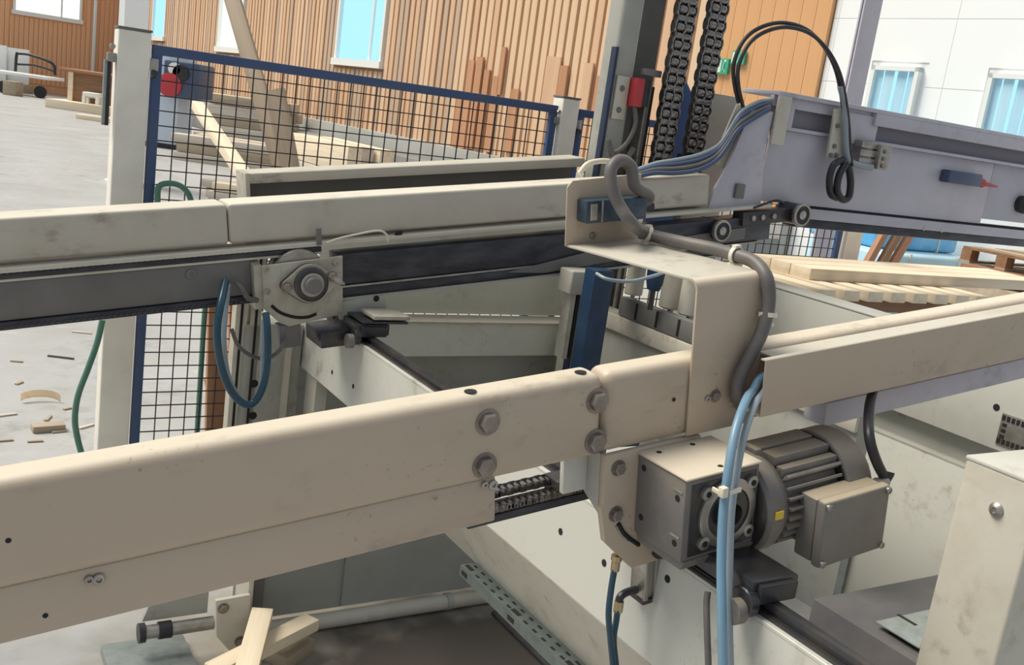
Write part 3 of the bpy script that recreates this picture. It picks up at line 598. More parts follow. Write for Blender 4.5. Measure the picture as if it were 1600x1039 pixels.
# frame column left below bearing plate (cream profile posts)
for i, (x0, x1, m, lab) in enumerate([(360, 378, CREAM, 'cream aluminium profile post left of the blue hose loop'), (383, 400, PLATE, 'narrow dusty profile post behind the blue hose loop')]):
    a = mv(x0, 600, 3.2).x; b = mv(x1, 600, 3.2).x
    t = thing('profile_post', lab, 'post', CF, (a, 3.2, 0))
    part('profile', G().box(a, b, 3.2, 3.25, 0, 1.22, .002), m, t); part('groove', G().box((a + b) / 2 - .004, (a + b) / 2 + .004, 3.197, 3.2, 0, 1.22), BLACK, t)
LS = thing('frame_side_box', 'grey machine frame side below the bearing plate', 'frame', CF, (1.1, 3.25, 0))
part('side', G().box(.97, 1.18, 3.20, 3.30, .05, .80, .003), GREYP, LS)
for (x, y) in [(397, 600), (395, 650)]:
    p = mv(x, y, 3.2); part('hole', G().rev([(0, .014), (.001, .014)], (p.x, 3.2, p.z), (0, -1, 0), 14), BLACK, LS)
part('corner_strip', G().box(1.12, 1.14, 3.185, 3.20, .05, .80), CREAM, LS)
# side frame on the right (parallel to the cross rail)
SF = thing('side_frame', 'long white machine side frame under the right end of the beam', 'frame', CF, (2.85, 1.8, 0))
part('lower_plate', G().box(2.85, 2.86, .6, 3.3, 0, .722, .002), WHITEP, SF)
part('channel', G().box(2.90, 2.91, .6, 3.3, .722, .815), GREYP, SF); part('channel_floor', G().box(2.85, 2.91, .6, 3.3, .716, .724), GREYP, SF)  # channel coloured grey to deepen the shade in its recess
part('upper_plate', G().box(2.85, 2.86, .6, 3.3, .812, 1.10, .002), WHITEP, SF)
part('frame_top', G().box(2.85, 3.0, .6, 3.3, 1.095, 1.10), WHITEP, SF)
p = mu(1557, 637, 2.85); part('hole', G().rev([(0, .011), (.001, .011)], (2.85, p.y, p.z), (-1, 0, 0), 14), BLACK, SF)
p0 = mu(1568, 645, 2.85); p1 = mu(1612, 665, 2.85)
vg = part('vent_plate', G().box(2.846, 2.851, p1.y, p0.y, p0.z - .10, p0.z, .001), STEEL, SF)
for i in range(6):
    vv = p1.y + (p0.y - p1.y) * (i + .5) / 6
    part('vent_hole', G().box(2.8445, 2.8465, vv - .005, vv + .005, p0.z - .022, p0.z - .006), BLACK, vg); part('vent_hole', G().box(2.8445, 2.8465, vv - .005, vv + .005, p0.z - .094, p0.z - .078), BLACK, vg)
for i in range(3): part('vent_hole', G().box(2.8445, 2.8465, p0.y - .022, p0.y - .008, p0.z - .04 - .018 * i, p0.z - .03 - .018 * i), BLACK, vg)
p = mu(1275, 905, 2.7); part('edge_strip', G().box(2.835, 2.85, p.y - .01, p.y + .02, .0, .33), GALV, SF)
# dark cover box
DB = thing('dark_cover_box', 'dark grey flat-topped cover box in front of the white side frame', 'box', CF, (2.5, 1.5, 0))
part('box', G().box(2.19, 2.84, .75, 1.69, 0, .398, .002), DGREY, DB)
f0 = mz(1368, 972, .415); f1 = mz(1432, 1015, .415)
part('lid', G().box(f0.x, 2.80, f1.y, f0.y, .412, .418, .003), GALV, DB, 'raised flap with a shadow gap'); part('lid_gap_shade', G().box(f0.x + .03, 2.78, f1.y + .02, f0.y - .02, .398, .412), BLACK, DB)  # black fill under the flap paints its shadow line
q = mz(1417, 969, .418); part('flap_slot', G().box(q.x - .006, q.x + .006, q.y - .03, q.y + .03, .4178, .4188), BLACK, DB)
# near cabinet on the right
CB = thing('control_post', 'pale beige cabinet post at the lower right corner', 'cabinet', CF, (1.6, .87, 0))
part('body', G().box(1.50, 1.80, .790, .924, 0, 1.155, .006, 3), CREAM, CB)
part('cap', G().box(1.499, 1.80, .789, .925, 1.152, 1.160, .003), WHITEP, CB)
p = mu(1557, 797, 1.5); part('screw', G().rev([(0, .0125), (.002, .0125), (.006, .009), (.0075, .005), (.005, .004), (.005, 0)], (1.5, p.y, p.z), (-1, 0, 0), 20), STEEL, CB)
# ================================================================== REAR BEAM (tilted, parallel to the near one)
b1 = 1.6
RBm = thing('rear_transport_beam', 'long grey-beige beam behind the front one with belt drive below', 'beam', MF, (.2, b1, -.2))
part('beam_tube', G().box(-1.9, .0285, b1, b1 + .12, -.012, .105, .010, 3), REARP, RBm)
part('beam_tube', G().box(.031, 1.845, b1, b1 + .12, -.012, .105, .010, 3), REARP, RBm)
part('guide_strip', G().box(-1.9, 2.15, b1 - .03, b1 + .06, -.034, -.022, .001), CREAM, RBm)
part('upper_belt', G().box(-1.9, .30, b1 - .022, b1 + .05, -.052, -.037, .002), BELT, RBm)
lm = mesh_of(G().box(0, .008, -.024, .04, 0, .006), 'belt_tooth'); lm.materials.append(BELT)
for i in range(46):
    o = bpy.data.objects.new('belt_tooth', lm); col.objects.link(o); o.parent = RBm; o.location = (-.64 + i * .016 - .2, 0, -.037 + .2)
part('belt_support', G().box(-1.9, .30, b1 - .018, b1 + .05, -.060, -.053), CREAM, RBm)
part('lower_channel', G().box(-1.9, .083, b1 - .012, b1 + .05, -.165, -.062, .002), MGREY, RBm)
part('lower_belt', G().box(-1.9, .16, b1 - .02, b1 + .05, -.190, -.167, .004), BELT, RBm)
for i in range(52):
    o = bpy.data.objects.new('belt_tooth', lm); col.objects.link(o); o.parent = RBm; o.location = (-.66 + i * .016 - .2, .0, -.184 + .2); o.scale = (.9, .98, .9)
p = mb(297, 427, b1); socket(RBm, (p.x, b1 - .012, p.z), (0, -1, 0), .014, .006, MGREY)
CV = thing('belt_channel', 'dark shiny conveyor belt channel along the rear beam', 'conveyor', MF, (1.2, b1, -.2))
part('belt', G().box(.35, 2.16, b1 - .02, b1 + .06, -.165, -.066, .006), BELT, CV)
part('edge_strip', G().box(.35, 2.1, b1 - .024, b1 + .05, -.172, -.166), STEEL, CV)  # bright steel strip draws the highlight line along the belt
part('lower_belt', G().box(.35, 1.98, b1 - .022, b1 + .05, -.203, -.173, .006), BELT, CV)
part('under_strip', G().box(.35, 1.96, b1 - .025, b1 + .06, -.212, -.2045), GREYP, CV)
part('side_rail', G().prism([(.95, -.180), (1.30, -.135), (2.02, -.105), (2.02, -.150), (1.1, -.196)], 'y', b1 - .026, b1 - .022), MGREY, CV)
def roller(par_label, x, y, r, grp='belt end rollers'):
    p = mb(x, y, b1 - .06); t = thing('belt_roller', par_label, 'roller', MF, (p.x, b1 - .03, p.z - r), grp)
    part('drum', G().cyl((p.x, b1 - .045, p.z), (p.x, b1 + .06, p.z), r * .9, seg=28), BELT, t)
    part('bearing_ring', G().rev([(0, r), (.012, r), (.014, r * .95), (.014, r * .78), (.008, r * .75)], (p.x, b1 - .045, p.z), (0, -1, 0), 32), STEEL, t)
    part('bearing_seal', G().rev([(0, r * .76), (.010, r * .74), (.010, r * .42)], (p.x, b1 - .045, p.z), (0, -1, 0), 30), RUBBER, t)
    part('axle', G().rev([(0, r * .40), (.014, r * .38), (.016, r * .3)], (p.x, b1 - .045, p.z), (0, -1, 0), 20), STEEL, t)
roller('belt end roller with round bearing at the tip of the rear conveyor', 1255, 337, .047); roller('lower belt roller with round bearing below the rear conveyor', 1130, 362, .043)
EP = thing('tension_unit', 'dark belt tension unit left of the end roller', 'tensioner', MF, (2.15, b1, -.1))
part('body', G().box(2.0, 2.27, b1 - .03, b1 + .03, -.098, -.045, .003), DSTEEL, EP); part('rod', G().tube([(2.05, b1 - .03, -.03), (2.16, b1 - .03, -.008), (2.21, b1 - .03, -.02)], .005, 8, 4), RUBBER, EP)
for xx in (2.05, 2.1, 2.16): part('bolt', G().hexa((xx, b1 - .03, -.07), (0, -1, 0), .012, .008), STEEL, EP)
# bearing plate
BP = thing('bearing_unit', 'dusty plate with two-bolt flange bearing and belt pulley on the rear beam', 'bearing', MF, (.23, 1.55, -.27))
part('plate', G().prism([(.108, -.074), (.355, -.066), (.350, -.247), (.180, -.266), (.150, -.25), (.106, -.205)], 'y', 1.548, 1.56, .001), PLATE, BP)
part('side_plate', G().prism([(1.56, -.074), (1.66, -.052), (1.66, -.20), (1.56, -.205)], 'x', .084, .108), PLATE, BP)
cx, cz = .243, -.136
pts = []
for i in range(40):
    t = 2 * math.pi * i / 40; ca, sa = math.cos(t), math.sin(t)
    q = max([(r0 * 1.0 + (x0 * ca), x0, r0) for x0, r0 in [(-.072, .017), (0, .060), (.072, .017)]], key=lambda k: k[0])
    pts.append((cx + q[1] + q[2] * ca, cz + q[2] * sa))
hs = part('flange_housing', G().prism(pts, 'y', 1.528, 1.548, .003), DSTEEL, BP)
part('housing_top', G().prism([(cx + (x - cx) * .98, cz + (z - cz) * .98 + .002) for (x, z) in pts], 'y', 1.524, 1.528), PLATE, hs, 'sawdust covered front of the bearing flange')
part('bearing_insert', G().rev([(0, .052), (.012, .052), (.016, .046), (.016, .038)], (cx, 1.526, cz), (0, -1, 0), 36), DSTEEL, hs)
part('inner_ring', G().rev([(0, .036), (.02, .036), (.022, .033), (.022, .026)], (cx, 1.526, cz), (0, -1, 0), 30), STEEL, hs)
part('shaft', G().rev([(0, .025), (.034, .025), (.036, .022)], (cx, 1.526, cz), (0, -1, 0), 28), MGREY, BP)
bolt(BP, (cx - .074, 1.524, cz - .002), (0, -1, 0), .013, .014); bolt(BP, (cx + .066, 1.524, cz + .018), (0, -1, 0), .013, .014)
part('grease_nipple', G().tube([(cx + .066, 1.520, cz + .018), (cx + .085, 1.508, cz + .0), (cx + .098, 1.515, cz - .008)], .008, 8, 4), STEEL, BP)
for (x, y) in [(524, 411), (415, 420), (417, 456)]:
    q = mb(x, y, 1.548); socket(BP, (q.x, 1.548, q.z), (0, -1, 0), .009, .006)
sl = [mb(x, y, 1.548) for (x, y) in [(424, 478), (438, 489), (460, 496), (480, 496), (494, 491)]]
part('curved_slot', G().tube([(q.x, 1.548, q.z) for q in sl], .005, 8, 4), BLACK, BP)
part('pulley', G().rev([(0, .085), (.006, .088), (.012, .078), (.05, .078), (.056, .088), (.062, .085)], (cx - .02, 1.565, cz + .012), (0, 1, 0), 36), STEEL, BP)
part('tail_bracket', G().prism([(.35, -.214), (.50, -.208), (.505, -.250), (.492, -.268), (.35, -.272)], 'y', 1.57, 1.582, .001), GREYP, BP)
q = mb(588, 467, 1.57); part('tail_hole', G().rev([(0, .010), (.001, .010)], (q.x, 1.57, q.z), (0, -1, 0), 14), BLACK, BP)
part('tail_foot', G().box(.36, .47, 1.56, 1.63, -.292, -.28, .002), DSTEEL, BP)
part('lower_stub', G().box(.150, .218, 1.555, 1.60, -.335, -.262, .003), MGREY, BP)
part('chassis_block', G().box(.26, .42, 1.50, 1.64, -.335, -.285, .004), DSTEEL, BP)
# thin things on the rear beam
single('wooden_peg', G().box(*sum([[mb(494, 370, 1.57).x, mb(502, 370, 1.57).x]], []), 1.565, 1.575, -.03, .022, .001), MGREY, 'small dark peg sticking up behind the bearing plate', 'peg', MF, (.3, 1.57, -.03))
hose('thin_cable', [mb(510, 380, 1.57), mb(530, 373, 1.57), mb(560, 366, 1.57), mb(590, 361, 1.57), mb(603, 366, 1.57), mb(606, 378, 1.57)], .0035, PLASTW, 'thin white cable arching over the rear belt', 'cable')
single('belt_latch', G().prism([(mb(616, 369, 1.58).x, -.028), (mb(626, 368, 1.58).x, -.027), (mb(629, 361, 1.58).x, -.010), (mb(621, 362, 1.58).x, -.010)], 'y', 1.575, 1.59), BLACK, 'small black clip under the rear beam edge', 'clip', MF, (.56, 1.58, -.03))
# second channel behind
SCh = thing('rear_channel', 'open beige C-channel behind the rear beam', 'channel', MF, (.9, 1.9, .05))
part('top_flange', G().box(.172, 1.47, 1.895, 2.00, .140, .152, .003), CREAM, SCh); part('front_lip', G().box(.172, 1.47, 1.892, 1.90, .118, .150, .002), REARP, SCh)
part('web', G().box(.172, 1.47, 1.985, 2.00, .02, .14), MGREY, SCh); part('bottom_flange', G().box(.172, 1.47, 1.895, 2.00, .02, .03), GREYP, SCh)
part('end_plate', G().box(.166, .180, 1.89, 2.0, .02, .152, .002), CREAM, SCh)
# hose loop at the bearing unit
hose('air_hose', [mb(352, 440, 1.56), mb(345, 475, 1.50), mb(339, 520, 1.47), mb(345, 570, 1.46), mb(360, 610, 1.46), mb(380, 631, 1.46), mb(398, 628, 1.46), mb(412, 600, 1.46), mb(418, 560, 1.47), mb(417, 510, 1.49), mb(415, 490, 1.51)], .011, HOSET, 'dark blue air hose loop hanging left of the bearing plate')
hose('air_hose', [mb(357, 445, 1.57), mb(352, 490, 1.53), mb(350, 540, 1.50), mb(357, 590, 1.49), mb(375, 622, 1.49), mb(395, 632, 1.49), mb(408, 610, 1.49), mb(411, 560, 1.50), mb(412, 500, 1.53)], .008, HOSEL, 'paler hose inside the dark blue loop left of the bearing plate')
hose('sagging_cable', [mb(362, 515, 1.52), mb(372, 540, 1.52), mb(392, 556, 1.52), mb(415, 561, 1.52), mb(435, 550, 1.52), mb(447, 530, 1.54)], .006, CONDUIT, 'thin dark cable sagging below the bearing plate', 'cable')
hose('air_hose', [mb(368, 440, 1.57), mb(378, 452, 1.55), mb(388, 466, 1.55), mb(402, 470, 1.56)], .008, CONDUIT, 'short grey hose stub beside the bearing plate')
# machine behind, between the beams
BPo = single('blue_post', G().box(1.935, 2.015, 2.60, 2.66, 0, 1.145, .003), NAVY, 'dark blue upright post seen under the bracket', 'post', CF, (1.97, 2.6, 0))
CBx = thing('junction_box', 'small cream box beside the blue post', 'box', CF, (1.9, 2.75, 1.05))
a = mv(893, 440, 2.72); b = mv(936, 455, 2.72); jz1 = mv(915, 425, 2.72).z; jz0 = mv(915, 462, 2.72).z
part('box', G().box(a.x, b.x, 2.72, 2.80, jz0, jz1, .006, 3), CREAM, CBx); part('bracket', G().box(a.x + .03, a.x + .05, 2.75, 2.80, .80, jz0, .001), CREAM, CBx); part('bracket', G().box(a.x + .06, a.x + .075, 2.76, 2.82, .80, jz0, .001), BLACK, CBx)
IR = thing('inner_side_rail', 'grey inner frame rail with white strip behind the bracket', 'rail', CF, (2.3, 2.5, .7))
part('rail', G().box(2.30, 2.36, 1.75, 3.25, .55, .93, .003), GREYP, IR); part('white_strip', G().box(2.285, 2.30, 1.75, 3.0, .865, .925, .003), CREAM, IR)
part('slotted_bar', G().box(2.292, 2.33, 1.80, 2.9, .93, 1.0, .003), MGREY, IR)
for i in range(8): part('bar_joint', G().box(2.289, 2.292, 1.95 + i * .12, 1.96 + i * .12, .935, .995), BLACK, IR)
for i, (x, y, r) in enumerate([(1048, 442, .045), (1078, 452, .045), (985, 445, .035)]):
    p = mu(x, y, 2.36); t = thing('support_roller', ['white upright roller behind the bracket, nearer the blue post', 'white upright roller half hidden behind the bracket', 'slim pale roller just right of the blue post'][i], 'roller', CF, (2.38, p.y, .99), 'upright rollers')
    part('sleeve', G().rev([(0, r * .9), (.005, r), (.145, r), (.15, r * .9)], (2.38, p.y, 1.0), (0, 0, 1), 24), CREAM, t); part('pin', G().cyl((2.38, p.y, .98), (2.38, p.y, 1.17), r * .25, seg=10), STEEL, t)
p = mu(1022, 435, 2.25); KB = thing('blue_clamp', 'dark blue clamp block next to the white rollers', 'clamp', CF, (2.25, p.y, 1.0))
part('block', G().prism([(p.y - .035, 1.15), (p.y + .035, 1.15), (p.y + .03, 1.10), (p.y + .018, 1.07), (p.y - .018, 1.07), (p.y - .03, 1.10)], 'x', 2.24, 2.27, .002), NAVY, KB); part('bolt', G().cyl((2.255, p.y, 1.0), (2.255, p.y, 1.07), .010, seg=12), DSTEEL, KB)
hose('air_hose', [mv(932, 428, 2.55), mv(950, 437, 2.5), mv(985, 440, 2.5), mv(1020, 432, 2.5), mv(1040, 425, 2.55)], .006, HOSEL, 'thin pale hose sagging in front of the blue post', 'hose', CF)
# ================================================================== LIFT CARRIAGE (level)
vc = 2.9
LC = thing('lift_carriage', 'large blue-grey horizontal lift carriage beam at upper right', 'lift carriage', CF, (3.6, vc, 1.35))
ue = 5.6
part('top_flange', G().box(2.86, ue, vc - .045, vc + .16, 1.815, 1.832, .002), LILAC, LC)
part('upper_lip', G().box(3.43, ue, vc - .045, vc + .0, 1.765, 1.815, .002), LILAC, LC)
part('upper_lip', G().box(2.86, 3.43, vc - .02, vc + .0, 1.775, 1.815, .002), LILAC, LC)
part('groove_back', G().box(2.86, ue, vc + .01, vc + .02, 1.68, 1.80), GROOVE, LC)
part('lower_lip', G().box(3.45, ue, vc - .035, vc + .01, 1.690, 1.704, .002), LILAC, LC)
part('lower_lip', G().box(2.95, 3.22, vc - .02, vc + .01, 1.690, 1.704, .002), LILAC, LC)
part('groove_end', G().box(2.955, 2.985, vc - .02, vc + .01, 1.70, 1.78, .002), LILAC, LC)
part('groove_filler', G().box(3.26, 3.47, vc - .03, vc + .01, 1.68, 1.80, .002), LILAC, LC)
part('front_plate', G().box(2.90, 4.36, vc, vc + .012, 1.405, 1.690, .003), LILAC, LC)
part('front_plate', G().box(4.37, ue, vc + .004, vc + .016, 1.43, 1.690, .003), LILAC, LC)
part('bottom_rail', G().box(3.12, ue, vc - .02, vc + .06, 1.352, 1.395, .003), LILAC, LC); part('rail_gap', G().box(3.12, ue, vc + .0, vc + .05, 1.394, 1.406), BLACK, LC)
part('bottom_belt', G().box(3.12, ue, vc - .015, vc + .06, 1.315, 1.351, .004), BELT, LC)
for uu in (3.93, 4.06): part('rivet', G().rev([(0, .012), (.003, .009)], (uu, vc - .02, 1.36), (0, -1, 0), 12), CREAM, LC)
gp = [mv(x, y, vc - .03) for (x, y) in [(1104, 328), (1114, 295), (1133, 262), (1172, 171), (1206, 175), (1192, 240), (1186, 318)]]
part('gusset', G().prism([(q.x, q.z) for q in gp], 'y', vc - .04, vc - .028, .002), LILAC, LC)
part('gusset_edge', G().bar((gp[2].x, vc + .0, gp[2].z), (gp[3].x, vc + .0, gp[3].z), .09, .008, (0, 1, 0)), CREAM, LC, 'pale folded edge of the gusset')
part('upright_strip', G().box(mv(1208, 200, vc - .05).x, mv(1228, 200, vc - .05).x, vc - .055, vc - .045, 1.63, 1.815, .001), CREAM, LC)
q = mv(1154, 302, vc - .045); part('switch_block', G().box(q.x - .022, q.x + .022, vc - .055, vc - .041, q.z - .02, q.z + .035, .002), MGREY, LC)
part('hose_holder', G().prism([(mv(1290, 245, vc - .05).x, 1.61), (mv(1303, 165, vc - .05).x, 1.80), (mv(1325, 168, vc - .05).x, 1.80), (mv(1316, 248, vc - .05).x, 1.61)], 'y', vc - .062, vc - .05, .001), CREAM, LC)
for (x, y) in [(1308, 197), (1303, 229), (1297, 243), (1306, 243)]:
    q = mv(x, y, vc - .062); part('screw', G().hexa((q.x, vc - .062, q.z), (0, -1, 0), .010, .008), MGREY, LC)
q = mv(1342, 245, vc - .07); VB = thing('valve_block', 'small steel clamp block on the lift carriage front', 'valve', CF, (q.x + .06, vc - .05, q.z - .05))
for k in range(3): part('slice', G().box(q.x, q.x + .125, vc - .075, vc - .036, q.z + .038 - k * .034, q.z + .066 - k * .034, .003), STEEL, VB)
part('clevis', G().box(q.x + .095, q.x + .165, vc - .095, vc - .05, q.z - .04, q.z + .06, .004), STEEL, VB)
for k in range(3): bolt(VB, (q.x + .12, vc - .095, q.z - .025 + k * .03), (0, -1, 0), .009, .008, washer=False)
q = mv(1480, 264, vc - .03); q2 = mv(1526, 296, vc - .03)
PS = thing('indicator_switch', 'dark switch with red tip on the lift carriage', 'switch', CF, ((q.x + q2.x) / 2, vc - .02, q2.z))
part('housing', G().box(q.x, q2.x, vc - .05, vc - .001, q2.z + .012, q.z - .004, .008, 3), DBLUE, PS); part('cone', G().rev([(0, .018), (.03, .02), (.035, .012), (.15, .004)], (q2.x, vc - .03, (q.z + q2.z) / 2 - .005), (1, 0, -.05), 16), REDP, PS)
q = mv(1597, 320, vc - .03); single('edge_knob', G().rev([(0, .04), (.03, .045), (.05, .03)], (q.x + .03, vc + .004, q.z), (0, -1, 0), 20), RUBBER, 'dark round knob at the right edge of the lift carriage', 'knob', CF, (q.x, vc, q.z))
# looping black tubes over the carriage
def arch(dx, dy, v): return [mv(x + dx, y + dy, v) for (x, y) in [(1157, 163), (1150, 130), (1150, 100), (1165, 66), (1190, 46), (1225, 38), (1262, 48), (1290, 75), (1308, 110), (1317, 150), (1322, 190), (1324, 225), (1327, 255)]]
hose('black_tube', arch(-3, -2, vc - .075), .0075, RUBBER, 'outer black tube arching over the lift carriage', 'hose', CF); hose('black_tube', arch(4, 5, vc - .09), .0075, RUBBER, 'inner black tube arching over the lift carriage', 'hose', CF)
hose('grey_tube', [mv(x, y, vc - .082) for (x, y) in [(1313, 135), (1320, 165), (1321, 200), (1322, 230), (1326, 250), (1340, 258), (1362, 262)]], .013, HOSEL, 'grey-blue hose bundle dropping to the clamp block', 'hose', CF)
hose('cable_loop', [mv(x, y, vc - .09) for (x, y) in [(1318, 250), (1303, 258), (1296, 280), (1298, 303), (1308, 310)]], .014, RUBBER, 'black cable coil below the hose bundle, left turn', 'cable', CF)
hose('cable_loop', [mv(x, y, vc - .10) for (x, y) in [(1322, 255), (1311, 275), (1308, 298), (1316, 312), (1326, 308), (1329, 285), (1326, 260)]], .015, RUBBER, 'black cable coil below the hose bundle, right turn', 'cable', CF)
for k in range(4):
    pts = [(1206, 157 + k * 5), (1185, 160 + k * 8), (1158, 176 + k * 9), (1140, 204 + k * 9), (1122, 228 + k * 8), (1094, 242 + k * 8), (1060, 250 + k * 7), (1025, 256 + k * 5), (990, 268 + k * 4)]
    hose('supply_hose', [mv(x - k * 1.5, y, vc - .02 - .012 * k) for (x, y) in pts], .0085, [HOSEL, DBLUE, CONDUIT, DBLUE][k], ['uppermost pale hose', 'second dark blue hose', 'third grey hose', 'lowest dark blue hose'][k] + ' of the bundle curving beside the lift chains', 'hose', CF, 'supply hoses')
hose('grey_tube', [mv(x, y, 2.93) for (x, y) in [(905, 272), (918, 257), (938, 252), (955, 253)]], .010, PLASTW, 'pale bent tube left of the sensor conduit loop', 'hose', CF)
# lift column and chains
vk = 3.12
LCol = thing('lift_column', 'grey lift column with steel guide left of the chains', 'column', CF, (2.38, vk, 0))
part('profile', G().box(2.262, 2.36, vk, vk + .10, 0, 3.2, .018, 4), GREYP, LCol); part('recess', G().box(2.36, 2.50, vk + .06, vk + .10, 0, 3.2), MGREY, LCol)
part('guide_bar', G().box(2.425, 2.445, vk - .01, vk + .05, .3, 1.80, .002), STEEL, LCol); part('guide_bar_dark', G().box(2.446, 2.462, vk - .005, vk + .05, .3, 1.78), DSTEEL, LCol)
part('blue_edge', G().box(2.248, 2.261, vk - .012, vk + .02, .3, 1.90, .002), INK, LCol)
part('cover_plate', G().box(2.275, 2.335, vk - .012, vk - .001, 1.64, 1.80, .002), CREAM, LCol)
for zz in (1.675, 1.755): part('screw', G().rev([(0, .012), (.004, .010)], (2.303, vk - .012, zz), (0, -1, 0), 12), MGREY, LCol)
LSw = thing('limit_switch', 'red limit switch with black body on the lift column', 'switch', CF, (2.36, vk - .03, 1.68))
part('red_body', G().box(2.338, 2.378, vk - .05, vk - .001, 1.695, 1.80, .003), REDP, LSw); part('black_body', G().box(2.379, 2.412, vk - .045, vk + .0, 1.70, 1.80, .003), RUBBER, LSw); part('lever', G().box(2.37, 2.45, vk - .05, vk - .02, 1.815, 1.84, .003), MGREY, LSw)
hose('switch_cable', [(2.36, vk - .03, 1.695), (2.362, vk - .05, 1.63), (2.33, vk - .06, 1.56), (2.285, vk - .06, 1.52), (2.25, vk - .06, 1.515)], .009, CONDUIT, 'dark cable curving down from the red limit switch', 'cable', CF)
hose('switch_cable', [(2.24, vk - .06, 1.56), (2.26, vk - .07, 1.51), (2.30, vk - .07, 1.495), (2.34, vk - .06, 1.50), (2.37, vk - .05, 1.54)], .011, CONDUIT, 'grey cable knot at the foot of the switch cable', 'cable', CF)
single('blue_shield', G().prism([(2.56, 1.2), (2.74, 1.2), (2.74, 1.68), (2.69, 1.78), (2.62, 1.86), (2.56, 1.86)], 'y', vk + .04, vk + .05), mat('bright_blue_sheet', (.09, .17, .42), .4), 'blue sheet between the two lift chains', 'panel', CF, (2.6, vk, 1.2))
gl = G()
for uu in (-.040, -.001, .038): gl.prism([(uu2, zz2) for (uu2, zz2) in [(0 + math.cos(t) * (.013 if abs(math.cos(t)) > .5 else .013), math.sin(t) * .026) for t in [i * math.pi / 5 for i in range(10)]]], 'x', uu - .003, uu + .003)
gl.rev([(0, .0125), (.006, .0150), (.028, .0150), (.034, .0125)], (-.037, 0, 0), (1, 0, 0), 14); gl.rev([(0, .0125), (.006, .0150), (.028, .0150), (.034, .0125)], (.002, 0, 0), (1, 0, 0), 14); gl.box(-.036, .036, .004, .010, -.016, .016)
lmi = mesh_of(gl, 'chain_link'); lmi.materials.append(CHAINM)
gl = G()
for uu in (-.046, .003, .044): gl.prism([(math.cos(t) * .015, math.sin(t) * .027) for t in [i * math.pi / 5 for i in range(10)]], 'x', uu - .003, uu + .003)
gl.rev([(0, .013), (.008, .0175), (.028, .0175), (.036, .013)], (-.037, 0, 0), (1, 0, 0), 14); gl.rev([(0, .013), (.008, .0175), (.028, .0175), (.036, .013)], (.003, 0, 0), (1, 0, 0), 14); gl.box(-.036, .036, .004, .010, -.016, .016)
lmo = mesh_of(gl, 'chain_link'); lmo.materials.append(CHAINM)
for (uc, zb, lab) in [(2.497, 1.40, 'left heavy duplex lift chain, nearer the column'), (2.650, 1.56, 'right heavy duplex lift chain, above the hose bundle')]:
    t = thing('lift_chain', lab, 'chain', CF, (uc, 3.05, zb), 'lift chains')
    n = int((2.9 - zb) / .032)
    for i in range(n):
        o = bpy.data.objects.new('chain_link', lmo if i % 2 else lmi); col.objects.link(o); o.parent = t; o.location = (0, 0, i * .032)
t = thing('chain_anchor', 'dark anchor block at the foot of the right lift chain', 'anchor', CF, (2.66, 3.05, 1.38))
part('block', G().box(2.612, 2.69, 3.02, 3.10, 1.45, 1.545, .006), DSTEEL, t); part('bolt', G().hexa((2.632, 3.02, 1.50), (0, -1, 0), .014, .008), MGREY, t); part('bolt', G().hexa((2.672, 3.02, 1.50), (0, -1, 0), .014, .008), MGREY, t)
single('carriage_back_sheet', G().box(2.70, 2.95, 3.16, 3.17, 1.0, 1.80, .002), REARP, 'grey sheet behind the hose bundle right of the chains', 'panel', CF, (2.8, 3.16, 1.3))
# ================================================================== FENCE
vf = 3.55
def fence(u0, u1, label):
    t = thing('safety_fence_panel', label, 'fence', CF, ((u0 + u1) / 2, vf, .12), 'blue fence panels')
    z0, z1 = .12, 1.665; w = .032
    fr = part('frame', G().box(u0, u1, vf, vf + .03, z1 - w, z1, .003).box(u0, u1, vf, vf + .03, z0, z0 + w, .003).box(u0, u0 + w, vf + .001, vf + .029, z0, z1, .003).box(u1 - w, u1, vf + .001, vf + .029, z0, z1, .003), BLUEP, t)
    k = int((u1 - u0 - 2 * w) / .052)
    m1 = mesh_of(G().box(-.0019, .0019, 0, .0038, 0, z1 - z0 - w), 'wire'); m1.materials.append(WIRE)
    m2 = mesh_of(G().box(0, u1 - u0 - w, .0, .0038, -.0019, .0019), 'wire'); m2.materials.append(WIRE)
    for i in range(1, k + 1):
        o = bpy.data.objects.new('wire', m1); col.objects.link(o); o.parent = t; o.location = (u0 + w + i * .052 - (u0 + u1) / 2, .012, w / 2)
    for i in range(1, int((z1 - z0 - 2 * w) / .05) + 1):
        o = bpy.data.objects.new('wire', m2); col.objects.link(o); o.parent = t; o.location = (u0 + w / 2 - (u0 + u1) / 2, .016, w + i * .05)
fence(.70, 2.322, 'blue framed wire mesh fence panel on the left'); fence(2.428, 4.20, 'blue framed wire mesh fence panel behind the lift chains')
def fpost(u0, u1, label, br=True):
    t = thing('fence_post', label, 'post', CF, ((u0 + u1) / 2, vf, 0), 'fence posts')
    part('post', G().box(u0, u1, vf - .01, vf + .07, 0, 1.70, .006, 3), POSTP, t); part('cap', G().box(u0 - .002, u1 + .002, vf - .012, vf + .072, 1.70, 1.708, .002), MGREY, t); part('foot_plate', G().box(u0 - .05, u1 + .05, vf - .05, vf + .11, 0, .012), CREAM, t)
    for zz in (1.60,):
        part('clamp', G().box(u1, u1 + .028, vf - .005, vf + .03, zz - .02, zz + .02, .003), STEEL, t); part('clamp_bolt', G().hexa((u1 + .014, vf - .005, zz - .03), (0, -1, 0), .012, .012), DSTEEL, t)
        part('clamp', G().box(u0 - .028, u0, vf - .005, vf + .03, zz - .01, zz + .02, .003), STEEL, t); part('clamp_bolt', G().hexa((u0 - .016, vf - .005, zz + .04), (0, -1, 0), .010, .012), STEEL, t)
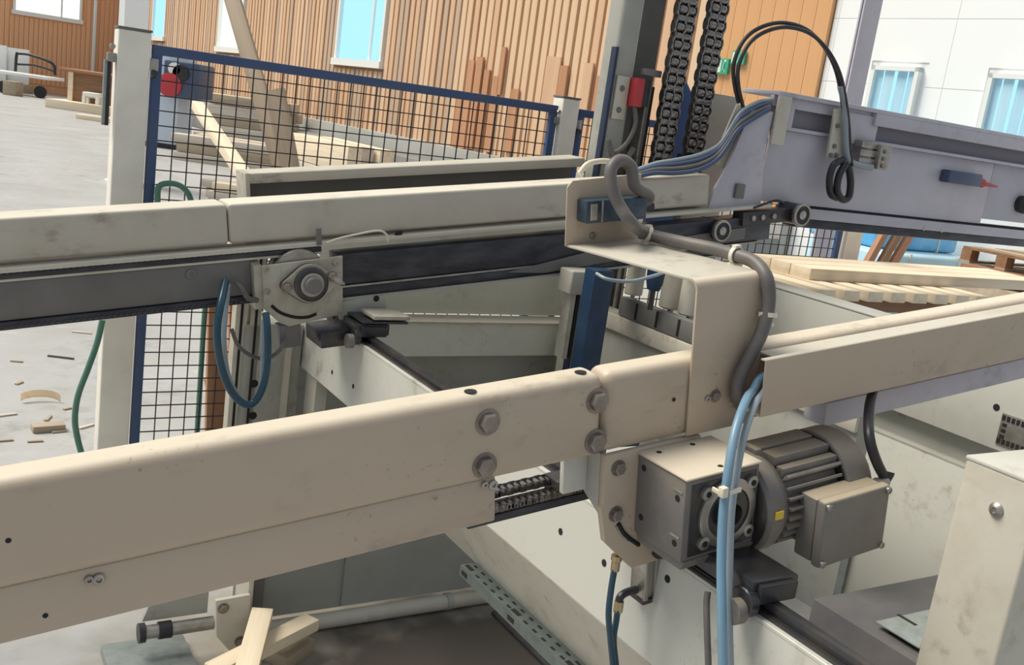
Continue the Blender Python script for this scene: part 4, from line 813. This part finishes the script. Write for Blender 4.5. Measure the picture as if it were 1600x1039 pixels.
fpost(.588, .692, 'beige fence post at the left end of the mesh panel'); fpost(2.334, 2.420, 'beige fence post between the two mesh panels'); fpost(4.22, 4.345, 'beige fence post right of the far mesh panel, under the carriage')
t = thing('hanging_strip', 'dark narrow strip hanging beside the left fence post', 'strip', CF, (.568, vf, 1.35))
part('strip', G().box(.562, .573, vf, vf + .02, 1.385, 1.60, .001), RUBBER, t); part('edge', G().box(.552, .562, vf + .002, vf + .02, 1.385, 1.595, .001), GALV, t)
hose('green_hose', [mv(x, y, 3.34) for (x, y) in [(160, 500), (152, 535), (138, 575), (122, 618), (117, 655), (121, 685), (128, 712), (136, 745), (141, 800), (142, 868)]], .010, HOSEG, 'green hose curving down left of the fence post', 'hose', CF)
hose('green_hose', [mv(x, y, 3.60) for (x, y) in [(325, 430), (319, 500), (314, 580), (309, 660), (304, 740), (298, 850)]], .010, HOSEG, 'straight green hose behind the fence mesh', 'hose', CF)
hose('green_hose', [mv(x, y, 3.52) for (x, y) in [(246, 318), (248, 293), (262, 287), (280, 290), (293, 301), (300, 318)]], .010, HOSEG, 'green hose bend hooked on the blue fence frame', 'hose', CF)
# ================================================================== LOOSE WOOD NEAR THE MACHINE
def beam_between(name, p, q, w, h, m, label, cat='timber', frame=CF, upv=(0, 0, 1), grp=None, off=(0, 0), bev=.002):
    p, q = Vector(p), Vector(q); c = (p + q) / 2; ln = (q - p).length
    x = (q - p).normalized(); y = Vector(upv).cross(x).normalized(); z = x.cross(y)
    o = bpy.data.objects.new(name, mesh_of(G().box(-ln / 2, ln / 2, -w / 2, w / 2, -h / 2, h / 2, bev), name)); col.objects.link(o); o.data.materials.append(m)
    o.matrix_world = frame @ Matrix(((x.x, y.x, z.x, c.x), (x.y, y.y, z.y, c.y), (x.z, y.z, z.z, c.z), (0, 0, 0, 1))); props(o, label, cat, grp); return o
beam_between('lumber_offcut', mz(410, 956, .16), mz(378, 1075, .16), .058, .024, WPALE_X, 'pale planed batten lying on top of the crossed offcut', 'lumber', grp='loose offcuts under the beam')
beam_between('lumber_offcut', mz(487, 972, .10), mz(330, 1052, .11), .055, .035, WPALE_X, 'pale short offcut crossing under the upright batten', 'lumber', grp='loose offcuts under the beam')
beam_between('lumber_offcut', mz(425, 1040, .0) + Vector((0, 0, .02)), mz(470, 1010, .0) + Vector((0, 0, .02)), .10, .04, WGREY, 'grey weathered block on the floor under the offcuts', 'lumber', grp='loose offcuts under the beam')
kk = .74
def ks(u, v, z): return (u * kk, v * kk, EYE + (z - EYE) * kk)
for i in range(3):
    z = .95; v_a = 4.14 + i * .17
    o = beam_between('timber_board', ks(4.68, v_a + .08, z - .035), ks(7.2, v_a + .08, z - .035), .162 * kk, .07 * kk, WPALE_X, ['nearest', 'middle', 'farthest'][i] + ' pale board on top of the timber stack at right', 'board', grp='top boards of the timber stack')
for i in range(8):
    u = 4.52 + i * .21
    beam_between('stacking_lath', ks(u, 3.84, .848), ks(u, 4.66, .848), .135 * kk, .062 * kk, WPALE_Y if False else WPALE_X, 'pale cross lath under the top boards, %s' % ['leftmost one', 'second from the left', 'third from the left', 'fourth from the left', 'fourth from the right', 'third from the right', 'second from the right', 'rightmost one'][i], 'lath', grp='cross laths of the timber stack')
beam_between('stack_bearer', ks(4.1, 3.95, .78), ks(6.4, 3.95, .78), .10 * kk, .075 * kk, WBROWN, 'brown bearer board under the cross laths', 'board')
beam_between('stack_bearer', ks(4.05, 4.45, .78), ks(6.4, 4.45, .78), .10 * kk, .075 * kk, WBROWN, 'brown bearer board at the back under the cross laths', 'board')
t = thing('stack_trestle', 'low timber trestle carrying the board stack', 'trestle', CF, (3.8, 3.1, 0))
for uu in (3.12, 4.5): part('leg_frame', G().box(uu, uu + .08, 2.88, 3.34, 0, .963, .004), WBROWN, t)
# right background: wraps, pallets and slanting timbers
def wrapped(u0, u1, v0, v1, z0, z1, m, label):
    t = thing('wrapped_pack', label, 'pack', CF, ((u0 + u1) / 2, (v0 + v1) / 2, z0), 'foil wrapped packs')
    part('pack', G().box(u0, u1, v0, v1, z0, z1, .04, 3), m, t)
    for k in (.25, .75): part('strap', G().box(u0 + (u1 - u0) * k - .01, u0 + (u1 - u0) * k + .01, v0 - .004, v1 + .004, z0, z1 + .004), PLASTW, t)
p0, p1 = mv(1385, 395, 6.2), mv(1512, 400, 6.2); pend = mv(1530, 420, 6.2).x
wrapped(p0.x, pend, 6.2, 7.2, 0, mv(1440, 400, 6.2).z, FOILP, 'pale blue wrapped pack behind the timber stack'); wrapped(p0.x + .2, pend, 6.5, 7.4, mv(1440, 400, 6.2).z + .005, 1.35, FOIL, 'bright blue wrapped pack lying on the pale one')
for i, (x0, y0, x1, y1) in enumerate([(1352, 418, 1392, 345), (1372, 420, 1415, 345), (1388, 424, 1432, 350)]):
    qa, qb = mv(x0, y0, 5.6), mv(x1, y1, 5.75); qa = qb + (qa - qb) * ((qb.z - .02) / (qb.z - qa.z))
    beam_between('slanting_timber', qa, qb, .075, .05, [WRED, WBROWN, WRED][i], ['left', 'middle', 'right'][i] + ' red-brown timber slanting under the lift carriage', 'timber', upv=(0, 1, 0), grp='slanting timbers')
def pallet(u0, v0, z0, label, l=1.2, w=.8, m=WRED):
    t = thing('wooden_pallet', label, 'pallet', CF, (u0 + l / 2, v0 + w / 2, z0), 'stacked pallets at right')
    for i in range(5): part('deck_board', G().box(u0 + i * l / 5 + .01, u0 + (i + 1) * l / 5 - .03, v0, v0 + w, z0 + .12, z0 + .144), WGREY if i % 2 else m, t)
    for j in range(3):
        for i in range(3): part('block', G().box(u0 + i * (l - .12) / 2, u0 + i * (l - .12) / 2 + .12, v0 + j * (w - .1) / 2, v0 + j * (w - .1) / 2 + .1, z0 + .022, z0 + .12), m, t)
        part('runner', G().box(u0, u0 + l, v0 + j * (w - .1) / 2, v0 + j * (w - .1) / 2 + .1, z0, z0 + .022), WGREY, t)
pu = mv(1505, 395, 5.5).x; pz0 = mv(1560, 436, 4.7).z
pallet(pu, 4.7, pz0 - .145, 'lower red-brown pallet at the right edge under the carriage'); pallet(pu + .12, 4.8, pz0 + .002, 'upper red-brown pallet at the right edge under the carriage', m=WBROWN)
pallet(pu, 4.7, .0, 'bottom pallet of the hidden stack at right'); single('pallet_load', G().box(pu, pu + 1.2, 4.7, 5.5, .146, pz0 - .147, .01), WGREY, 'grey timber load between the pallets at the right edge', 'timber', CF, (pu + .6, 5.1, .146))
# ================================================================== LEFT BACKGROUND
def fl(x, y, z=0): return mz(x, y, z)
q = mw(20, 100, -2.5); 
def flw(x, y): return inW(hit(x, y, Vector((0, 0, 0)), Z))
# leaning white sheet and cart by the end wall
d0 = hit(30, 145, Vector((0, 0, 0)), Z); BG = fmat(d0, _X.x * Vector((1, 0, 0)) + Vector((0, 0, 0)), Vector((0, 1, 0)), Z)
def mg(x, y, off=0.0): p = hit(x, y, d0 + Vector((0, off, 0)), Vector((0, 1, 0))); return p
IF = Matrix.Identity(4)
def gbox(name, x0, y0, x1, y1, dep, m, label, cat, off=0.0, bev=.01):
    a = mg((x0 + x1) / 2 - (x1 - x0) / 2, (y0 + y1) / 2, off); b = mg(x1, (y0 + y1) / 2, off); zt = mg((x0 + x1) / 2, y0, off).z; zb = max(mg((x0 + x1) / 2, y1, off).z, 0)
    return single(name, G().box(a.x, b.x, a.y, a.y + dep, zb, zt, bev), m, label, cat, IF, ((a.x + b.x) / 2, a.y, zb))
t = thing('sheet_stack', 'white sheets leaning at the far left by the end wall', 'panel', IF, tuple(mg(15, 140)))
a, b = mg(-20, 100), mg(45, 100); zt, zb = mg(10, 74).z, 0.0
part('sheet', G().box(a.x, b.x, a.y, a.y + .06, .3, zt, .01), FRAMEW, t); part('sheet', G().box(a.x - .1, mg(12, 100).x, a.y - .12, a.y - .06, .3, zt + .04, .01), WALLW, t); part('skid', G().box(a.x, b.x, a.y - .3, a.y + .4, 0, .3, .01), WGREY, t)
t = thing('transport_cart', 'flat cart with dark tube handle at the far left', 'cart', IF, tuple(mg(55, 140, -1.5)))
hp_ = [mg(24, 112, -1.5), mg(26, 86, -1.5), mg(30, 84, -1.5), mg(50, 87, -1.5), mg(82, 100, -1.5), mg(86, 118, -1.5)]
part('handle', G().tube(hp_, .05, 8, 4), RUBBER, t); part('cross_tube', G().tube([mg(25, 101, -1.5), mg(55, 103, -1.5), mg(84, 112, -1.5)], .035, 8, 3), RUBBER, t)
a, b = mg(-10, 122, -1.5), mg(88, 122, -1.5); part('deck', G().box(a.x, b.x, a.y - .6, a.y + .6, .62, .72, .01), WALLW, t)
for xx in (a.x + .6, b.x - .3): part('wheel', G().cyl((xx, a.y - .5, .2), (xx, a.y - .4, .2), .2, seg=16), RUBBER, t)
gbox('floor_block', 4, 127, 24, 150, .5, WGREY, 'small dark timber block on the floor at the left edge', 'block', -3.0)
p = mg(12, 130, -3)
t = thing('work_bench', 'brown wooden bench crate by the end wall', 'bench', IF, tuple(mg(140, 165, -6)))
a, b = mg(108, 140, -6), mg(178, 140, -6); zt = mg(140, 117, -6).z
part('front', G().box(a.x, b.x, a.y, a.y + .08, .25, zt, .01), WBROWN, t); part('side', G().box(a.x, a.x + .08, a.y, a.y + 1.2, .25, zt), WBROWN, t); part('top', G().box(a.x - .3, b.x + .1, a.y - .1, a.y + 1.3, zt, zt + .09, .01), WRED, t); part('skid', G().box(a.x - .3, b.x + .2, a.y - .8, a.y + 1.3, 0, .25, .01), WPALE_X, t)
part('corner_post', G().box(a.x - .02, a.x + .12, a.y - .05, a.y + .02, .25, zt), WPALE_X, t)
t = thing('white_stool', 'white stool in front of the brown bench crate', 'stool', IF, tuple(mg(140, 165, -6.4)))
a, b = mg(128, 150, -6.5), mg(154, 150, -6.5); zt = mg(141, 145, -6.5).z
part('seat', G().box(a.x, b.x, a.y, a.y + .35, zt - .12, zt, .03), FRAMEW, t); part('panel', G().box(a.x + .08, b.x - .08, a.y + .1, a.y + .14, .42, zt - .1), CABB, t)
for xx in (a.x, b.x - .09):
    part('leg', G().box(xx, xx + .09, a.y, a.y + .09, .25, zt - .1), FRAMEW, t); part('leg', G().box(xx, xx + .09, a.y + .25, a.y + .34, .25, zt - .1), FRAMEW, t)
a, b = mg(118, 180, -10), mg(186, 186, -10)
t = thing('plank_pile', 'low pile of pale planks on the floor left of the fence post', 'planks', IF, (a.x, a.y, 0))
for k in range(3): part('plank', G().box(a.x + .1 * k, b.x + .1, a.y + .32 * k, a.y + .3 + .32 * k, 0, .12 - .02 * k, .01), WPALE_X, t)
# pale blue cabinet machine behind fence
off = -15.5; a, b = mg(219, 200, off), mg(276, 200, off)
t = thing('blue_cabinet', 'pale blue cabinet machine with dark blue head behind the fence', 'machine', IF, ((a.x + b.x) / 2, a.y, 0))
zc = mg(250, 148, off).z; zt = mg(290, 98, off).z
part('cabinet', G().box(a.x, b.x, a.y, a.y + .9, .1, zc + .9, .02), CABB, t); part('plinth', G().box(a.x + .04, b.x - .04, a.y + .05, a.y + .85, 0, .1), RUBBER, t)
c, d_ = mg(256, 120, off - .2), mg(312, 120, off - .2)
part('head', G().box(c.x, d_.x, a.y - .25, a.y + .7, zc, zt, .04), DBLUE, t); part('red_disc', G().rev([(0, .23), (.06, .23), (.08, .15)], (mg(265, 130, off - .3).x, a.y - .25, mg(265, 133, off - .3).z), (0, -1, 0), 24), REDP, t)
part('handwheel', G().rev([(0, .16), (.05, .16)], (mg(282, 115, off - .3).x, a.y - .25, mg(282, 115, off - .3).z), (0, -1, 0), 20), RUBBER, t); part('gauge', G().rev([(0, .12), (.05, .12)], (mg(272, 108, off - .3).x, a.y - .25, mg(272, 108, off - .3).z), (0, -1, 0), 20), FRAMEW, t)
# leaning beams and heaps of boards behind the fence
def wpt(x, y, dist): return C0 + ray(x, y) * dist
def to_floor(p, q, z=.03): return q + (q - p) * ((q.z - z) / (p.z - q.z))
beam_between('leaning_beam', wpt(352, -40, 9.4), to_floor(wpt(352, -40, 9.4), wpt(460, 330, 8.2)), .135, .06, WBEAM, 'long grey-brown beam leaning steeply behind the fence', 'timber', IF, (0, -1, 0), 'leaning beams')
beam_between('leaning_beam', wpt(430, 141, 8.0), to_floor(wpt(430, 141, 8.0), wpt(466, 330, 7.8)), .14, .06, WBEAM, 'short sawn beam standing beside the long leaning one', 'timber', IF, (0, -1, 0), 'leaning beams')
beam_between('leaning_beam', wpt(308, 165, 13.0), to_floor(wpt(308, 165, 13.0), wpt(402, 305, 10.0)), .13, .10, WPALE_X, 'pale timber slanting down to the floor behind the fence', 'timber', IF, (0, 0, 1), 'leaning beams')
def heap(x0, y0, x1, y1, ybase, m, label, rows=3, dep=1.0, along=False):
    a = hit(x0, ybase, Vector((0, 0, 0)), Z); b = hit(x1, ybase + (x1 - x0) * .14, Vector((0, 0, 0)), Z); b = a + WS * (b - a).dot(WS) if along else b
    zt = hit((x0 + x1) / 2, (y0 + y1) / 2, (a + b) / 2, Vector((0, 1, 0))).z
    zt = max(zt, .15); ln = (b - a).length; x = (b - a).normalized(); y = Z.cross(x)
    fr = fmat(a, x, y, Z); t = thing('board_stack', label, 'boards', fr, (0, 0, 0), 'board stacks behind the fence')
    for r_i in range(rows):
        z0 = zt * r_i / rows; z1 = zt * (r_i + 1) / rows - .01
        for k in range(3):
            part('board', G().box(random.uniform(-.3, .1), ln + random.uniform(-.1, .3), dep * k / 3, dep * (k + 1) / 3 - .03, z0, z1, .005), m[(r_i + k) % len(m)], t)
WHITW = wood('bleached_wood', (.66, .60, .52), (.48, .42, .35), 'x', 10)
heap(318, 145, 440, 160, 224, [WGREY, WHITW], 'tall grey board stack at the wall behind the slanting timber', 5, 1.4)
heap(290, 205, 430, 235, 252, [WHITW, WGREY], 'pale board stack in the middle behind the fence', 3, 1.2)
heap(450, 208, 760, 255, 285, [WHITW, WPALE_X], 'pale boards lying in front of the dark curb', 2, .8, True)
heap(330, 280, 420, 300, 312, [WHITW, WPALE_X], 'flat pale boards on the floor close behind the fence', 2, .8)
# reddish timbers right behind the mesh
for i, (x0, y0, x1, y1, w) in enumerate([(340, 440, 330, 860, .07), (358, 560, 340, 860, .13), (376, 430, 366, 860, .09), (328, 590, 392, 850, .05), (384, 560, 388, 850, .05)]):
    beam_between('standing_plank', mv(x0, y0, 3.85 + .05 * i), mv(x1, y1, 3.75 + .05 * i), w, .03, WRED, ['narrow red-brown plank standing nearest the green hose', 'broad red-brown plank leaning low behind the mesh', 'upper red-brown board piece behind the hose loop', 'thin red-brown slat slanting low behind the mesh', 'red-brown slat next to the cream profile post'][i], 'plank', CF, (0, 1, 0), 'red-brown planks behind the mesh')
# shavings and chips on the floor
def chip(x, y, ang, ln, w, h, m, label=None):
    p = fl(x, y); o = single('wood_chip', G().box(-ln / 2, ln / 2, -w / 2, w / 2, 0, h, .002), m, label or 'small wood splinter on the concrete floor at left', 'wood chip', CF @ Matrix.Translation(p) @ Matrix.Rotation(ang, 4, 'Z'), (0, 0, 0), 'wood chips on the floor'); return o
chip(75, 673, .1, .13, .06, .03, WGREY, 'chunky brown wood block on the floor, largest chip')
chip(95, 560, -.5, .14, .012, .010, DGREY, 'dark thin stick on the floor left of the green hose')
for (x, y, a_, l_, lb) in [(10, 650, .3, .09, 'pale splinter at the left edge below the curled shaving'), (75, 655, 1.2, .07, 'short chip just behind the brown wood block'), (55, 691, .0, .06, 'small chip in front of the brown wood block'), (6, 690, .1, .07, 'lowest chip at the left edge of the floor'), (128, 521, -.4, .11, 'pale stick under the belt beside the green hose'), (26, 566, -.4, .06, 'small chip left of the dark stick'), (135, 668, .6, .08, 'pale splinter right of the green hose by the post'), (92, 676, .2, .06, 'thin chip touching the brown wood block'), (30, 600, .9, .05, 'tiny chip just above the curled shaving'), (105, 640, .5, .04, 'tiny chip between shaving and green hose')]: chip(x, y, a_, l_, .018, .008, WGREY if l_ < .08 else WHITW, lb)
pp = fl(62, 632); gg = G(); arcp = [(math.cos(t) * .09, math.sin(t) * .05, .02 + .02 * math.sin(t)) for t in [.1 + i * .36 for i in range(8)]]
b_ = bmesh.new(); rows = [[b_.verts.new((x, y, z)) for z_ in (0, 1) for (x, y, z) in [(q[0], q[1], q[2] + z_ * .035)]] for q in arcp]
for r0_, r1_ in zip(rows[:-1], rows[1:]): b_.faces.new((r0_[0], r1_[0], r1_[1], r0_[1]))
bmesh.ops.solidify(b_, geom=b_.faces[:], thickness=.003); gg._add(b_)
single('wood_shaving', gg, WPALE_X, 'curled pale wood shaving on the floor', 'wood shaving', CF @ Matrix.Translation(pp + Vector((0, 0, -.02))), (0, 0, 0))
for o in bpy.data.objects:
    if '_b' in o: del o['_b']
